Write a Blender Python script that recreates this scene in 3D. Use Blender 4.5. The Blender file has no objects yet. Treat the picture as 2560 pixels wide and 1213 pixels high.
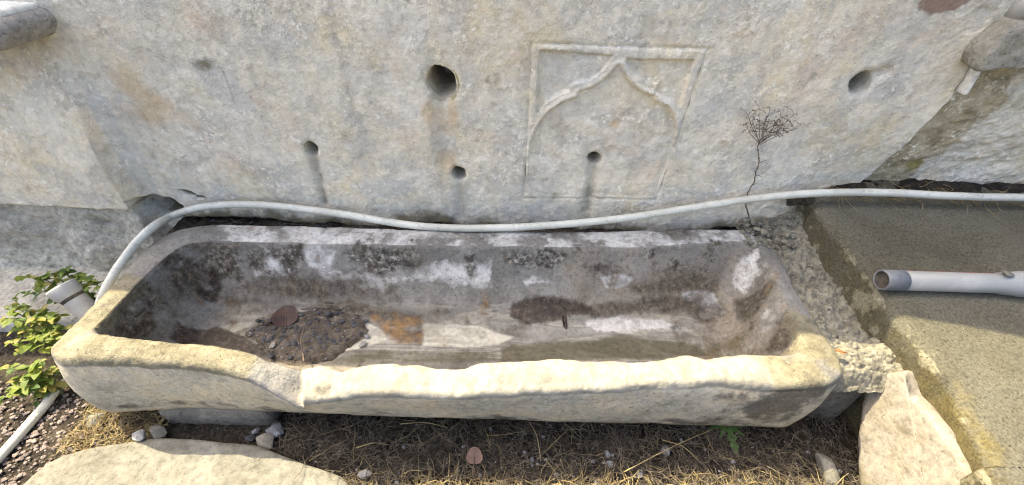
import bpy, bmesh, math, random
import numpy as np
from mathutils import Vector, Matrix, noise as mnoise

# ---------------------------------------------------------------- camera
scene = bpy.context.scene
F_PX, PITCH, ROLL = 1062.0, math.radians(40.7), math.radians(1.5)
CAM = np.array([0.0, -1.33, 1.36])
fwd = np.array([0, math.cos(PITCH), -math.sin(PITCH)])
rgt = np.array([1.0, 0, 0]); upv = np.cross(rgt, fwd)
r2 = math.cos(ROLL) * rgt + math.sin(ROLL) * upv
u2 = -math.sin(ROLL) * rgt + math.cos(ROLL) * upv
cd = bpy.data.cameras.new('camera'); cam = bpy.data.objects.new('camera', cd)
scene.collection.objects.link(cam); scene.camera = cam
cd.sensor_width = 36.0; cd.lens = 36.0 * F_PX / 2560.0; cd.clip_start = 0.02; cd.clip_end = 400
cam.matrix_world = Matrix(((r2[0], u2[0], -fwd[0], CAM[0]), (r2[1], u2[1], -fwd[1], CAM[1]),
                           (r2[2], u2[2], -fwd[2], CAM[2]), (0, 0, 0, 1)))

# ---------------------------------------------------------------- sky, sun, exposure
SUN = Vector((0.58, -0.30, -1.0)).normalized()          # the way the sunlight travels
elev = math.asin(-SUN.z); azim = math.atan2(-SUN.x, -SUN.y)
w = bpy.data.worlds.new('World'); scene.world = w; w.use_nodes = True
nt = w.node_tree; nt.nodes.clear()
sky = nt.nodes.new('ShaderNodeTexSky'); sky.sky_type = 'NISHITA'; sky.sun_disc = False
sky.sun_elevation = elev; sky.sun_rotation = azim
sky.air_density = 0.75; sky.dust_density = 6.0; sky.ozone_density = 0.0
bg = nt.nodes.new('ShaderNodeBackground'); bg.inputs['Strength'].default_value = 0.15
wo = nt.nodes.new('ShaderNodeOutputWorld')
nt.links.new(sky.outputs[0], bg.inputs[0]); nt.links.new(bg.outputs[0], wo.inputs[0])
ld = bpy.data.lights.new('sun', 'SUN'); ld.energy = 3.2; ld.angle = math.radians(0.4); ld.color = (1.0, 0.87, 0.58)
sun = bpy.data.objects.new('sun', ld); scene.collection.objects.link(sun)
sun.rotation_euler = SUN.to_track_quat('-Z', 'Y').to_euler(); sun.location = (-4, 2, 8)
vs = scene.view_settings; vs.view_transform = 'Standard'; vs.look = 'None'; vs.gamma = 1.0
vs.use_curve_mapping = False; vs.exposure = 1.85
scene.cycles.use_denoising = True; scene.cycles.denoising_input_passes = 'RGB_ALBEDO_NORMAL'; scene.cycles.denoising_prefilter = 'FAST'
scene.cycles.filter_width = 1.15; scene.cycles.max_bounces = 5; scene.cycles.diffuse_bounces = 2; scene.cycles.adaptive_threshold = 0.015

# ---------------------------------------------------------------- survey helpers (sight line to a known plane)
def _ray(px, py): return fwd + (px - 1280) / F_PX * r2 - (py - 606.5) / F_PX * u2
def onz(px, py, z):
    d = _ray(px, py); return CAM + d * (z - CAM[2]) / d[2]
def ony(px, py, y=0.0):
    d = _ray(px, py); return CAM + d * (y - CAM[1]) / d[1]
def onx(px, py, x):
    d = _ray(px, py); return CAM + d * (x - CAM[0]) / d[0]
def wxz(l): return np.array([ony(*p)[[0, 2]] for p in l])
def zxy(l, z): return np.array([onz(*p, z)[:2] for p in l])

# ---------------------------------------------------------------- noise in numpy
def _hash(ix, iy, iz, seed):
    h = (ix * 374761393 + iy * 668265263 + iz * 2147483647 + seed * 974634777) & 0xffffffff
    h = ((h ^ (h >> 13)) * 1274126177) & 0xffffffff
    h = ((h ^ (h >> 16)) * 2246822519) & 0xffffffff
    return ((h ^ (h >> 15)) & 0xffffff) / float(0xffffff)
def vnoise(x, y, z, seed=0):
    x, y, z = np.broadcast_arrays(np.asarray(x, float), np.asarray(y, float), np.asarray(z, float))
    xi = np.floor(x).astype(np.int64); yi = np.floor(y).astype(np.int64); zi = np.floor(z).astype(np.int64)
    f = lambda t: t * t * t * (t * (t * 6 - 15) + 10)
    u, v, t = f(x - xi), f(y - yi), f(z - zi); r = 0
    for a in (0, 1):
        for b in (0, 1):
            for c in (0, 1):
                r = r + _hash(xi + a, yi + b, zi + c, seed) * (u if a else 1 - u) * (v if b else 1 - v) * (t if c else 1 - t)
    return r * 2 - 1
def fbm(x, y, z, s, o=4, seed=0, g=0.5):
    r = 0; a = 1.0; n = 0
    for k in range(o):
        r = r + a * vnoise(x * s, y * s, z * s, seed + k * 17); n += a; a *= g; s *= 2.03
    return r / n
def sstep(a, b, x):
    t = np.clip((x - a) / (b - a), 0, 1); return t * t * (3 - 2 * t)
def sdpoly(px, py, poly):
    """signed distance to a closed polygon, negative inside"""
    poly = np.asarray(poly); d = np.full(px.shape, 1e9); ins = np.zeros(px.shape, bool)
    for k in range(len(poly)):
        ax, ay = poly[k]; bx, by = poly[(k + 1) % len(poly)]
        ex, ey = bx - ax, by - ay; L = ex * ex + ey * ey + 1e-12
        t = np.clip(((px - ax) * ex + (py - ay) * ey) / L, 0, 1)
        d = np.minimum(d, (px - ax - ex * t) ** 2 + (py - ay - ey * t) ** 2)
        if abs(ey) > 1e-12:
            c = ((ay > py) != (by > py)) & (px < ex * (py - ay) / ey + ax); ins ^= c
    d = np.sqrt(d); return np.where(ins, -d, d)
def sdline(px, py, pts):
    d = np.full(px.shape, 1e9)
    for k in range(len(pts) - 1):
        ax, ay = pts[k]; bx, by = pts[k + 1]; ex, ey = bx - ax, by - ay
        t = np.clip(((px - ax) * ex + (py - ay) * ey) / (ex * ex + ey * ey + 1e-12), 0, 1)
        d = np.minimum(d, (px - ax - ex * t) ** 2 + (py - ay - ey * t) ** 2)
    return np.sqrt(d)
def blob(x, y, cx, cy, rx, ry, rot=0.0):
    c, s = math.cos(rot), math.sin(rot); dx, dy = x - cx, y - cy
    q = np.sqrt(((c * dx + s * dy) / rx) ** 2 + ((-s * dx + c * dy) / ry) ** 2)
    return np.clip(1.0 - 0.5 * q ** 1.5, 0, 1)          # 0.5 on the outline
def catmull(pts, n):
    p = [np.array(q, float) for q in pts]; p = [2 * p[0] - p[1]] + p + [2 * p[-1] - p[-2]]; out = []
    m = len(p) - 3
    for i in np.linspace(0, m - 1e-6, n):
        k = int(i); t = i - k; a, b, c, d = p[k:k + 4]
        out.append(0.5 * (2 * b + (c - a) * t + (2 * a - 5 * b + 4 * c - d) * t * t + (3 * b - a - 3 * c + d) * t ** 3))
    return np.array(out)
def resample(pts, n):
    pts = np.asarray(pts, float); s = np.r_[0, np.cumsum(np.linalg.norm(np.diff(pts, axis=0), axis=1))]
    q = np.linspace(0, s[-1], n)
    return np.stack([np.interp(q, s, pts[:, k]) for k in range(pts.shape[1])], 1)

# ---------------------------------------------------------------- objects
COL = scene.collection
def tag(o, label=None, cat=None, group=None, kind=None):
    if label: o['label'] = label
    if cat: o['category'] = cat
    if group: o['group'] = group
    if kind: o['kind'] = kind
    return o
def link(name, me, mat=None, parent=None):
    o = bpy.data.objects.new(name, me); COL.objects.link(o)
    if mat is not None and me is not None and not me.materials: me.materials.append(mat)
    if parent is not None: o.parent = parent
    return o
def empty(name, loc=(0, 0, 0)):
    o = bpy.data.objects.new(name, None); COL.objects.link(o); o.location = loc; o.empty_display_size = 0.05
    return o
def mesh_from(name, V, Fc, smooth=True, attrs=None, normals=None):
    me = bpy.data.meshes.new(name)
    V = np.asarray(V, float); me.from_pydata([], [], []) 
    Fc = [tuple(f) for f in Fc] if not isinstance(Fc, np.ndarray) else Fc
    if isinstance(Fc, np.ndarray):
        k = Fc.shape[1]; me.vertices.add(len(V)); me.vertices.foreach_set('co', V.ravel())
        me.loops.add(Fc.size); me.loops.foreach_set('vertex_index', Fc.ravel().astype(np.int32))
        me.polygons.add(len(Fc)); me.polygons.foreach_set('loop_start', np.arange(0, Fc.size, k, dtype=np.int32))
        me.polygons.foreach_set('loop_total', np.full(len(Fc), k, np.int32))
        me.update(calc_edges=True); me.validate()
    else:
        me.from_pydata([tuple(v) for v in V], [], Fc)
    me.polygons.foreach_set('use_smooth', np.full(len(me.polygons), smooth, bool))
    for n, a in (attrs or {}).items():
        at = me.attributes.new(n, 'FLOAT', 'POINT'); at.data.foreach_set('value', np.asarray(a, np.float32).ravel())
    if normals is not None: me.normals_split_custom_set_from_vertices([tuple(x) for x in normals])
    me.update(); return me
def grid_faces(nu, nv, wrap=False):
    i = np.arange(nu if wrap else nu - 1); j = np.arange(nv - 1); I, J = np.meshgrid(i, j, indexing='ij')
    I2 = (I + 1) % nu
    return np.stack([I * nv + J, I2 * nv + J, I2 * nv + J + 1, I * nv + J + 1], -1).reshape(-1, 4)
def tube(path, rad, nseg=10, cap=True):
    """verts, faces of a tapered tube along a path"""
    P = np.asarray(path, float); n = len(P); rad = np.broadcast_to(np.asarray(rad, float), (n,))
    T = np.gradient(P, axis=0); T /= np.linalg.norm(T, axis=1)[:, None] + 1e-12
    ref = np.array([0.13, 0.27, 0.95]); A = np.cross(T[0], ref); A /= np.linalg.norm(A); V = []
    for k in range(n):
        A = A - T[k] * (A @ T[k]); A /= np.linalg.norm(A) + 1e-12; B = np.cross(T[k], A)
        for a in np.linspace(0, 2 * math.pi, nseg, endpoint=False):
            V.append(P[k] + rad[k] * (math.cos(a) * A + math.sin(a) * B))
    Fc = []
    for k in range(n - 1):
        for a in range(nseg):
            b = (a + 1) % nseg
            Fc.append((k * nseg + a, k * nseg + b, (k + 1) * nseg + b, (k + 1) * nseg + a))
    if cap:
        Fc.append(tuple(range(nseg - 1, -1, -1))); Fc.append(tuple(range((n - 1) * nseg, n * nseg)))
    return V, Fc
class Bag:
    def __init__(s): s.V = []; s.F = []
    def add(s, V, Fc):
        o = len(s.V); s.V += [tuple(v) for v in V]; s.F += [tuple(i + o for i in f) for f in Fc]
    def build(s, name, mat, parent=None, smooth=True):
        return link(name, mesh_from(name, s.V, s.F, smooth), mat, parent)
random.seed(4); rng = np.random.default_rng(4)

# ---------------------------------------------------------------- materials
GAIN = {'weathered_lime_plaster': (1.10, 1.05, .925), 'weathered_marble': (.97, .96, .885), 'shaded_grey_block': (1.0, .95, .84), 'worn_concrete': (.51, .50, .41), 'pale_dusty_stone': (.335, .342, .338), 'pale_boulder': (.43, .43, .42), 'crumbly_mortar': (.62, .61, .545), 'grey_rubble_stone': (1.36, 1.31, 1.10),
        'white_polyethylene': (.93, .92, .86), 'grey_plastic_pipe': (.54, .545, .53), 'dry_straw': .75, 'pinkish_white_gravel': (.42, .39, .37), 'pale_limestone_chip': .5, 'white_plastic_pipe': .66, 'mossy_brown_stone': 1.0, 'dark_soil': .45, 'wiry_dead_root': .8, 'green_leaf': .95}
class NB:
    def __init__(s, name, rough=0.9, spec=0.25):
        s.m = bpy.data.materials.new(name); s.m.use_nodes = True; s.t = s.m.node_tree; s.t.nodes.clear()
        s.o = s.t.nodes.new('ShaderNodeOutputMaterial'); s.b = s.t.nodes.new('ShaderNodeBsdfPrincipled')
        s.t.links.new(s.b.outputs[0], s.o.inputs[0]); s.b.inputs['Roughness'].default_value = rough
        s.b.inputs['Specular IOR Level'].default_value = spec
        s.n8 = {}; g = s.t.nodes.new('ShaderNodeNewGeometry'); s.pos = g.outputs['Position']
        s.objc = s.t.nodes.new('ShaderNodeTexCoord').outputs['Object']
    def _set(s, sock, v):
        if isinstance(v, bpy.types.NodeSocket): s.t.links.new(v, sock)
        elif isinstance(v, (tuple, list)) and len(v) == 3 and sock.type == 'RGBA': sock.default_value = (*v, 1)
        else: sock.default_value = v
    def mapv(s, vec, sc, loc=(0, 0, 0)):
        n = s.t.nodes.new('ShaderNodeMapping'); s._set(n.inputs[0], vec); n.inputs['Scale'].default_value = sc
        n.inputs['Location'].default_value = loc; return n.outputs[0]
    def noise(s, scale, detail=4, rough=0.55, vec=None, dist=0.0, off=None):
        n = s.t.nodes.new('ShaderNodeTexNoise'); v = vec if vec is not None else s.pos
        if off is not None: v = s.mapv(v, (1, 1, 1), (off, off * 1.7, -off))
        s._set(n.inputs['Vector'], v); n.inputs['Scale'].default_value = scale; n.inputs['Detail'].default_value = detail
        n.inputs['Roughness'].default_value = rough; n.inputs['Distortion'].default_value = dist; return n.outputs[0]
    def voro(s, scale, vec=None, feat='F1', out=0):
        n = s.t.nodes.new('ShaderNodeTexVoronoi'); n.feature = feat; s._set(n.inputs['Vector'], vec if vec is not None else s.pos)
        n.inputs['Scale'].default_value = scale; return n.outputs[out]
    def ramp(s, fac, stops, interp='LINEAR'):
        n = s.t.nodes.new('ShaderNodeValToRGB'); s._set(n.inputs[0], fac); n.color_ramp.interpolation = interp
        e = n.color_ramp.elements
        while len(e) < len(stops): e.new(0.5)
        for k, (p, c) in enumerate(stops):
            e[k].position = p; e[k].color = (c, c, c, 1) if not isinstance(c, (tuple, list)) else (*c, 1)
        return n.outputs[0]
    def mr(s, v, a, b, c=0.0, d=1.0):
        n = s.t.nodes.new('ShaderNodeMapRange'); n.interpolation_type = 'SMOOTHSTEP'; s._set(n.inputs[0], v)
        for i, q in zip((1, 2, 3, 4), (a, b, c, d)): n.inputs[i].default_value = q
        return n.outputs[0]
    def math(s, op, a, b=0.0):
        n = s.t.nodes.new('ShaderNodeMath'); n.operation = op; s._set(n.inputs[0], a); s._set(n.inputs[1], b); return n.outputs[0]
    def mix(s, fac, a, b, blend='MIX'):
        n = s.t.nodes.new('ShaderNodeMix'); n.data_type = 'RGBA'; n.blend_type = blend
        s._set(n.inputs[0], fac); s._set(n.inputs[6], a); s._set(n.inputs[7], b); return n.outputs[2]
    def attr(s, name):
        n = s.t.nodes.new('ShaderNodeAttribute'); n.attribute_name = name; return n.outputs['Fac']
    def edge(s, name, nz, amp=0.5, soft=0.12):
        """an attribute mask whose outline is broken up by a noise"""
        k = len(name) % 3
        if k not in s.n8: s.n8[k] = s.noise(8.5, 5, .62, off=3.3 * k + 1.0)
        n8 = s.n8[k]
        v = s.math('ADD', s.attr(name), s.math('MULTIPLY', s.math('SUBTRACT', nz, 0.5), amp * 2.2))
        v = s.math('ADD', v, s.math('MULTIPLY', s.math('SUBTRACT', n8, 0.5), amp * 2.6))
        return s.mr(v, 0.5 - soft, 0.5 + soft)
    def bump(s, h, strength=0.5, dist=0.01, normal=None):
        n = s.t.nodes.new('ShaderNodeBump'); n.inputs['Strength'].default_value = strength; n.inputs['Distance'].default_value = dist
        s._set(n.inputs['Height'], h)
        if normal is not None: s._set(n.inputs['Normal'], normal)
        return n.outputs[0]
    def done(s, col, normal=None, rough=None):
        g = GAIN.get(s.m.name)
        if g: col = s.mix(1.0, col, g if isinstance(g, tuple) else (g, g, g), 'MULTIPLY')
        s._set(s.b.inputs['Base Color'], col)
        if normal is not None: s._set(s.b.inputs['Normal'], normal)
        if rough is not None: s._set(s.b.inputs['Roughness'], rough)
        return s.m

def mat_wall():
    n = NB('weathered_lime_plaster', 0.92)
    big = n.noise(1.9, 6, 0.62, dist=0.8); mid = n.noise(6.5, 6, 0.62, off=3.1); m2 = n.noise(15, 6, 0.66, off=7.7); mott = n.noise(44, 6, .66)
    c = n.ramp(big, [(.30, (.55, .55, .53)), (.42, (.68, .65, .565)), (.50, (.58, .575, .545)), (.58, (.71, .675, .575)), (.70, (.56, .565, .56))])
    c = n.mix(n.mr(n.noise(2.6, 6, .65, off=3.1), .48, .62, 0, .75), c, (.72, .635, .46))
    c = n.mix(n.mr(n.noise(5.5, 6, .65, off=11.0), .53, .68, 0, .6), c, (.67, .55, .455))
    c = n.mix(n.mr(n.noise(3.6, 6, .66, off=19.0), .50, .64, 0, .7), c, (.49, .50, .505))
    c = n.mix(n.mr(n.noise(8, 6, .7, off=29.0), .52, .57, 0, .45), c, (.78, .755, .69))
    c = n.mix(n.mr(n.noise(6, 6, .7, off=37.0), .55, .62, 0, .42), c, (.40, .385, .35))
    streak = n.noise(3, 5, .6, vec=n.mapv(n.pos, (6, 6, .7)))
    c = n.mix(n.mr(streak, .5, .72, 0, .35), c, (.78, .76, .71))
    c = n.mix(n.mr(streak, .46, .30, 0, .35), c, (.38, .37, .345))
    pk = n.mr(n.noise(6.5, 7, .62, off=71.0), .525, .54); c = n.mix(n.math('MULTIPLY', pk, .38), c, (.76, .735, .67))
    pk2 = n.mr(n.noise(10, 7, .64, off=83.0), .56, .575); c = n.mix(n.math('MULTIPLY', pk2, .32), c, (.43, .415, .385))
    cem = n.edge('cement', m2, .35, .16); c = n.mix(n.math('MULTIPLY', cem, .75), c, (.56, .57, .56))
    mort = n.edge('mortar', m2, .4, .14)
    cm = n.ramp(n.noise(16, 6, .65), [(.35, (.24, .21, .14)), (.5, (.39, .345, .25)), (.65, (.50, .455, .35))])
    c = n.mix(mort, c, cm)
    c = n.mix(1.0, c, n.ramp(mott, [(.28, .70), (.42, .93), (.56, 1.02), (.72, 1.18)]), 'MULTIPLY')
    sel = n.mr(n.noise(4.4, 5, .65, off=23.0), .44, .60)
    fl = n.math('MULTIPLY', n.mr(n.noise(62, 5, .72, off=5.0), .54, .60), n.math('ADD', n.math('MULTIPLY', sel, .9), .06))
    c = n.mix(n.math('MULTIPLY', fl, .9), c, (.88, .86, .80))
    fl2 = n.mr(n.noise(150, 4, .7, off=55.0), .60, .68); c = n.mix(n.math('MULTIPLY', fl2, .22), c, (.86, .84, .79))
    psel = n.mr(n.noise(3.7, 5, .65, off=41.0), .48, .62, .05, 1)
    pit = n.math('MULTIPLY', n.mr(n.noise(150, 5, .7, off=31.0), .40, .34), psel)
    c = n.mix(n.math('MULTIPLY', pit, .75), c, (.13, .115, .095))
    rust = n.edge('rust', mid, .6, .40); c = n.mix(n.math('MULTIPLY', rust, .5), c, (.55, .38, .19))
    rub = n.attr('rub'); c = n.mix(n.math('MULTIPLY', rub, n.mr(m2, .35, .6, .0, .12)), c, (.76, .745, .69))
    red = n.edge('red', m2, .4, .1); c = n.mix(n.math('MULTIPLY', red, .85), c, (.22, .14, .11))
    damp = n.edge('damp', m2, .6, .28); c = n.mix(n.math('MULTIPLY', damp, .85), c, n.mix(n.mr(m2, .4, .6), (.055, .05, .04), (.16, .145, .09)))
    moss = n.edge('moss', m2, .5, .2); c = n.mix(n.math('MULTIPLY', moss, .7), c, (.24, .22, .06))
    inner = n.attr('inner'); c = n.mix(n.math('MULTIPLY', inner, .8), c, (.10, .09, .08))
    h = n.math('ADD', n.math('MULTIPLY', n.noise(62, 4, .7, off=5.0), 1.1), n.math('ADD', n.math('MULTIPLY', n.noise(150, 2, .6, off=31.0), .5), n.math('ADD', n.math('MULTIPLY', m2, .7), n.math('SUBTRACT', n.math('MULTIPLY', pk, .28), n.math('MULTIPLY', pk2, .25)))))
    drip = n.attr('drip'); c = n.mix(n.math('MULTIPLY', drip, n.mr(m2, .3, .6, .45, .85)), c, (.30, .285, .25))
    return n.done(c, n.bump(h, .55, .007))
def mat_trough():
    n = NB('weathered_marble', 0.85, 0.25)
    m1 = n.noise(4, 5, .6); m2 = n.noise(14, 6, .65, off=2.0); m3 = n.noise(48, 6, .68, off=8.0)
    c = n.ramp(m1, [(.3, (.13, .126, .12)), (.5, (.215, .209, .203)), (.7, (.30, .292, .284))])
    vein = n.noise(2.0, 5, .5, vec=n.mapv(n.pos, (.9, 5.0, 5.0)), dist=1.2)       # veins of the bare stone run along the trough
    veinc = n.ramp(vein, [(.33, (.09, .08, .068)), (.42, (.19, .18, .165)), (.48, (.25, .24, .225)), (.53, (.42, .40, .36)), (.57, (.21, .20, .19)), (.63, (.33, .32, .315)), (.72, (.13, .12, .105))])
    fl = n.edge('floor', m2, .35, .25); c = n.mix(n.math('MULTIPLY', fl, n.mr(m2, .3, .65, .55, .95)), c, veinc)
    tan = n.attr('tan'); c = n.mix(n.math('MULTIPLY', tan, n.mr(m2, .35, .65, .3, .9)), c, (.30, .255, .205))
    pale = n.edge('pale', m2, .65, .17); c = n.mix(n.math('MULTIPLY', pale, .92), c, n.mix(n.mr(m2, .4, .65), (.62, .62, .63), (.44, .44, .45)))
    crust = n.edge('crust', m2, .55, .20)
    cc = n.ramp(m3, [(.36, (.014, .013, .012)), (.46, (.06, .055, .05)), (.54, (.17, .16, .148)), (.66, (.44, .43, .41))])
    c = n.mix(n.math('MULTIPLY', crust, .92), c, cc)
    br = n.edge('brown', m2, .5, .32)
    c = n.mix(n.math('MULTIPLY', br, .85), c, n.ramp(m3, [(.33, (.025, .020, .014)), (.5, (.085, .069, .052)), (.68, (.20, .173, .137))]))
    ms = n.edge('moss', m2, .4, .28); c = n.mix(n.math('MULTIPLY', ms, .8), c, n.mix(m3, (.04, .036, .022), (.13, .115, .07)))
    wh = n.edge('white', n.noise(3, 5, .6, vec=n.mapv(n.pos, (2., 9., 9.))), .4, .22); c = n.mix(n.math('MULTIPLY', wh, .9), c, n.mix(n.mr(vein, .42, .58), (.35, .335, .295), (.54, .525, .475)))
    ru = n.edge('rust', m2, .75, .30); c = n.mix(n.math('MULTIPLY', ru, .8), c, n.mix(n.mr(m2, .38, .62), (.06, .032, .016), (.27, .155, .058)))
    dk = n.edge('dark', m2, .5, .26); c = n.mix(n.math('MULTIPLY', dk, .88), c, n.ramp(m3, [(.33, (.016, .011, .009)), (.52, (.055, .040, .032)), (.66, (.12, .095, .075))]))
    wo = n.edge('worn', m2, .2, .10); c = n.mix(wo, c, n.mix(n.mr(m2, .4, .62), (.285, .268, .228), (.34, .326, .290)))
    ye = n.edge('yellow', m2, .4, .15)
    c = n.mix(n.math('MULTIPLY', ye, .9), c, n.ramp(m2, [(.35, (.12, .108, .070)), (.5, (.20, .182, .127)), (.65, (.24, .222, .172))]))
    ou = n.edge('outer', m2, .3, .12)
    co = n.ramp(n.noise(7, 6, .65, off=4.0), [(.32, (.29, .265, .215)), (.45, (.46, .43, .36)), (.55, (.54, .48, .375)), (.68, (.60, .50, .36))])
    co = n.mix(n.mr(m2, .55, .7, 0, .6), co, (.48, .465, .43)); c = n.mix(ou, c, co)
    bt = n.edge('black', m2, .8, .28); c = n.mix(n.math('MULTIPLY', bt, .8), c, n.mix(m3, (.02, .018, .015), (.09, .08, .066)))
    c = n.mix(1.0, c, n.ramp(n.noise(62, 6, .68, off=3.0), [(.3, .72), (.5, 1.0), (.7, 1.2)]), 'MULTIPLY')
    sm = n.math('SUBTRACT', 1.0, n.math('MULTIPLY', n.math('MAXIMUM', n.math('MAXIMUM', wh, wo), n.math('MULTIPLY', fl, .7)), .85))
    pit = n.math('MULTIPLY', n.mr(n.noise(150, 4, .65, off=9.0), .40, .34), sm)
    c = n.mix(n.math('MULTIPLY', pit, .7), c, (.035, .03, .027))
    spk = n.math('MULTIPLY', n.mr(n.noise(130, 4, .7, off=17.0), .61, .67), sm); c = n.mix(n.math('MULTIPLY', spk, .45), c, (.45, .44, .41))
    ha = n.math('MAXIMUM', n.math('MAXIMUM', n.attr('worn'), n.attr('white')), n.math('MULTIPLY', n.attr('floor'), .7))
    h = n.math('MULTIPLY', n.math('ADD', n.math('MULTIPLY', m3, .9), n.math('MULTIPLY', n.noise(150, 2, .65, off=9.0), .5)), n.math('SUBTRACT', 1.0, n.math('MULTIPLY', ha, .8)))
    return n.done(c, n.bump(h, .8, .007), n.mr(fl, 0, 1, .9, .6))
def mat_stone(name, cols, scale=8, bump=.6, obj=False, rough=.92, speck=.6, fine=110):
    n = NB(name, rough); v = n.objc if obj else n.pos
    a = n.noise(scale, 6, .65, v, .4); k = len(cols)
    c = n.ramp(a, [(.30 + .42 * i / max(1, k - 1), cols[i]) for i in range(k)])
    m = n.noise(fine * .42, 5, .7, v, off=3.0); c = n.mix(1.0, c, n.ramp(m, [(.3, .62), (.5, 1.0), (.7, 1.25)]), 'MULTIPLY')
    p = n.mr(n.noise(fine, 4, .65, v, off=6.0), .41, .34); c = n.mix(n.math('MULTIPLY', p, speck), c, tuple(.25 * q for q in cols[0]))
    s = n.mr(n.noise(fine * 1.1, 4, .65, v, off=16.0), .60, .68); c = n.mix(n.math('MULTIPLY', s, speck * .6), c, tuple(min(.7, 1.5 * q) for q in cols[-1]))
    h = n.math('ADD', m, n.math('MULTIPLY', n.noise(fine, 2, .65, v, off=6.0), .6))
    return n.done(c, n.bump(h, bump, .006))
def mat_plain(name, col, col2=None, scale=20, rough=.5, spec=.4, bump=.05, obj=True):
    n = NB(name, rough, spec); v = n.objc if obj else n.pos
    c = n.mix(n.mr(n.noise(scale, 5, .6, v), .38, .62), col, col2 or tuple(q * .8 for q in col))
    return n.done(c, n.bump(n.noise(scale * 6, 3, .6, v), bump, .002))
def mat_leaf(name, col, col2, trans=.35):
    n = NB(name, .55, .3); c = n.mix(n.mr(n.noise(30, 3, .6), .35, .65), col, col2)
    t = n.t.nodes.new('ShaderNodeBsdfTranslucent'); n._set(t.inputs[0], c); mx = n.t.nodes.new('ShaderNodeMixShader')
    n.done(c); mx.inputs[0].default_value = trans
    n.t.links.new(n.b.outputs[0], mx.inputs[1]); n.t.links.new(t.outputs[0], mx.inputs[2]); n.t.links.new(mx.outputs[0], n.o.inputs[0])
    return n.m

M = {}
M['wall'] = mat_wall(); M['trough'] = mat_trough()
M['rubble'] = mat_stone('grey_rubble_stone', [(.20, .195, .19), (.31, .305, .30), (.40, .395, .385), (.30, .29, .275)], 6, .8)
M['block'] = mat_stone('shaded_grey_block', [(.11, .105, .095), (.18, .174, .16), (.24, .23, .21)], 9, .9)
M['core'] = mat_stone('rubble_masonry', [(.24, .22, .19), (.38, .35, .30), (.45, .42, .37)], 3, .8)
M['chip_and_sunlit'] = mat_stone('pale_chip_and_sunlit_stone', [(.80, .78, .68), (.86, .84, .76)], 6, .3, speck=.05)  # near-white for the plaster chip and the corbel's painted sunlight
M['ledge'] = mat_stone('mossy_brown_stone', [(.17, .15, .10), (.29, .26, .19), (.35, .33, .27), (.28, .29, .25)], 9, .8)
M['mortar'] = mat_stone('crumbly_mortar', [(.20, .19, .165), (.34, .325, .28), (.46, .43, .36)], 22, 1.0, speck=.9, fine=90)
M['pebble'] = mat_stone('grey_pebble', [(.16, .165, .17), (.27, .275, .28), (.36, .36, .355)], 14, .4, True, fine=160)
M['pebble_pale'] = mat_stone('pale_limestone_chip', [(.52, .50, .45), (.66, .64, .59)], 14, .4, True, speck=.25, fine=160)
M['pebble_dark'] = mat_stone('dark_slate_chip', [(.045, .045, .05), (.11, .11, .115)], 14, .4, True, speck=.4, fine=160)
M['flat'] = mat_stone('pale_dusty_stone', [(.36, .33, .26), (.50, .465, .38), (.58, .55, .46), (.60, .57, .50)], 6, .35, speck=.45)
M['boulder'] = mat_stone('pale_boulder', [(.34, .30, .17), (.50, .44, .34), (.60, .54, .45), (.62, .57, .50)], 7, .6, speck=.4)
M['straw'] = mat_plain('dry_straw', (.52, .42, .20), (.30, .22, .11), 25, .7, .2)
M['root'] = mat_plain('wiry_dead_root', (.24, .20, .145), (.09, .075, .055), 30, .8, .1)
def mat_hose():
    n = NB('white_polyethylene', .42, .4); c = n.mix(n.mr(n.noise(7, 5, .65), .40, .62), (.68, .69, .64), (.55, .555, .50))
    c = n.mix(n.mr(n.noise(60, 4, .7, off=4.0), .58, .66, 0, .5), c, (.30, .28, .23)); c = n.mix(n.mr(n.noise(26, 5, .7, off=9.0), .58, .68, 0, .45), c, (.36, .34, .28))
    return n.done(c, n.bump(n.noise(90, 3, .6), .08, .003))
M['hose'] = mat_hose()
M['pvc'] = mat_plain('grey_plastic_pipe', (.60, .62, .62), (.50, .525, .53), 10, .42, .4, .04)
M['pvc_dark'] = mat_plain('dirty_grey_plastic', (.22, .235, .25), (.15, .155, .16), 14, .6, .3, .05)
M['pvc_in'] = mat_plain('dusty_pipe_inside', (.11, .095, .075), (.05, .045, .04), 14, .8, .2, .05)
M['red'] = mat_plain('red_print', (.55, .06, .07), (.45, .05, .06), 20, .5)
M['pvc_white'] = mat_plain('white_plastic_pipe', (.64, .63, .58), (.52, .51, .47), 10, .45, .4, .04)
M['leaf'] = mat_leaf('green_leaf', (.14, .21, .035), (.27, .33, .06), .45)
M['leaf_dark'] = mat_leaf('deep_green_leaf', (.06, .115, .03), (.11, .17, .04))
M['leaf_weed'] = mat_leaf('young_weed_leaf', (.09, .17, .04), (.14, .22, .06))
M['stem'] = mat_plain('green_stem', (.10, .13, .05), (.14, .11, .06), 40, .6, .2)
M['twig'] = mat_plain('dead_brown_twig', (.21, .165, .125), (.11, .085, .065), 60, .85, .1)
M['leaf_red'] = mat_leaf('fallen_red_brown_leaf', (.07, .035, .03), (.035, .02, .018), .1)
M['leaf_tan'] = mat_leaf('fallen_tan_leaf', (.24, .15, .105), (.17, .105, .075), .2)
M['leaf_orange'] = mat_leaf('fallen_orange_leaf', (.50, .24, .07), (.36, .15, .05), .2)
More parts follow.
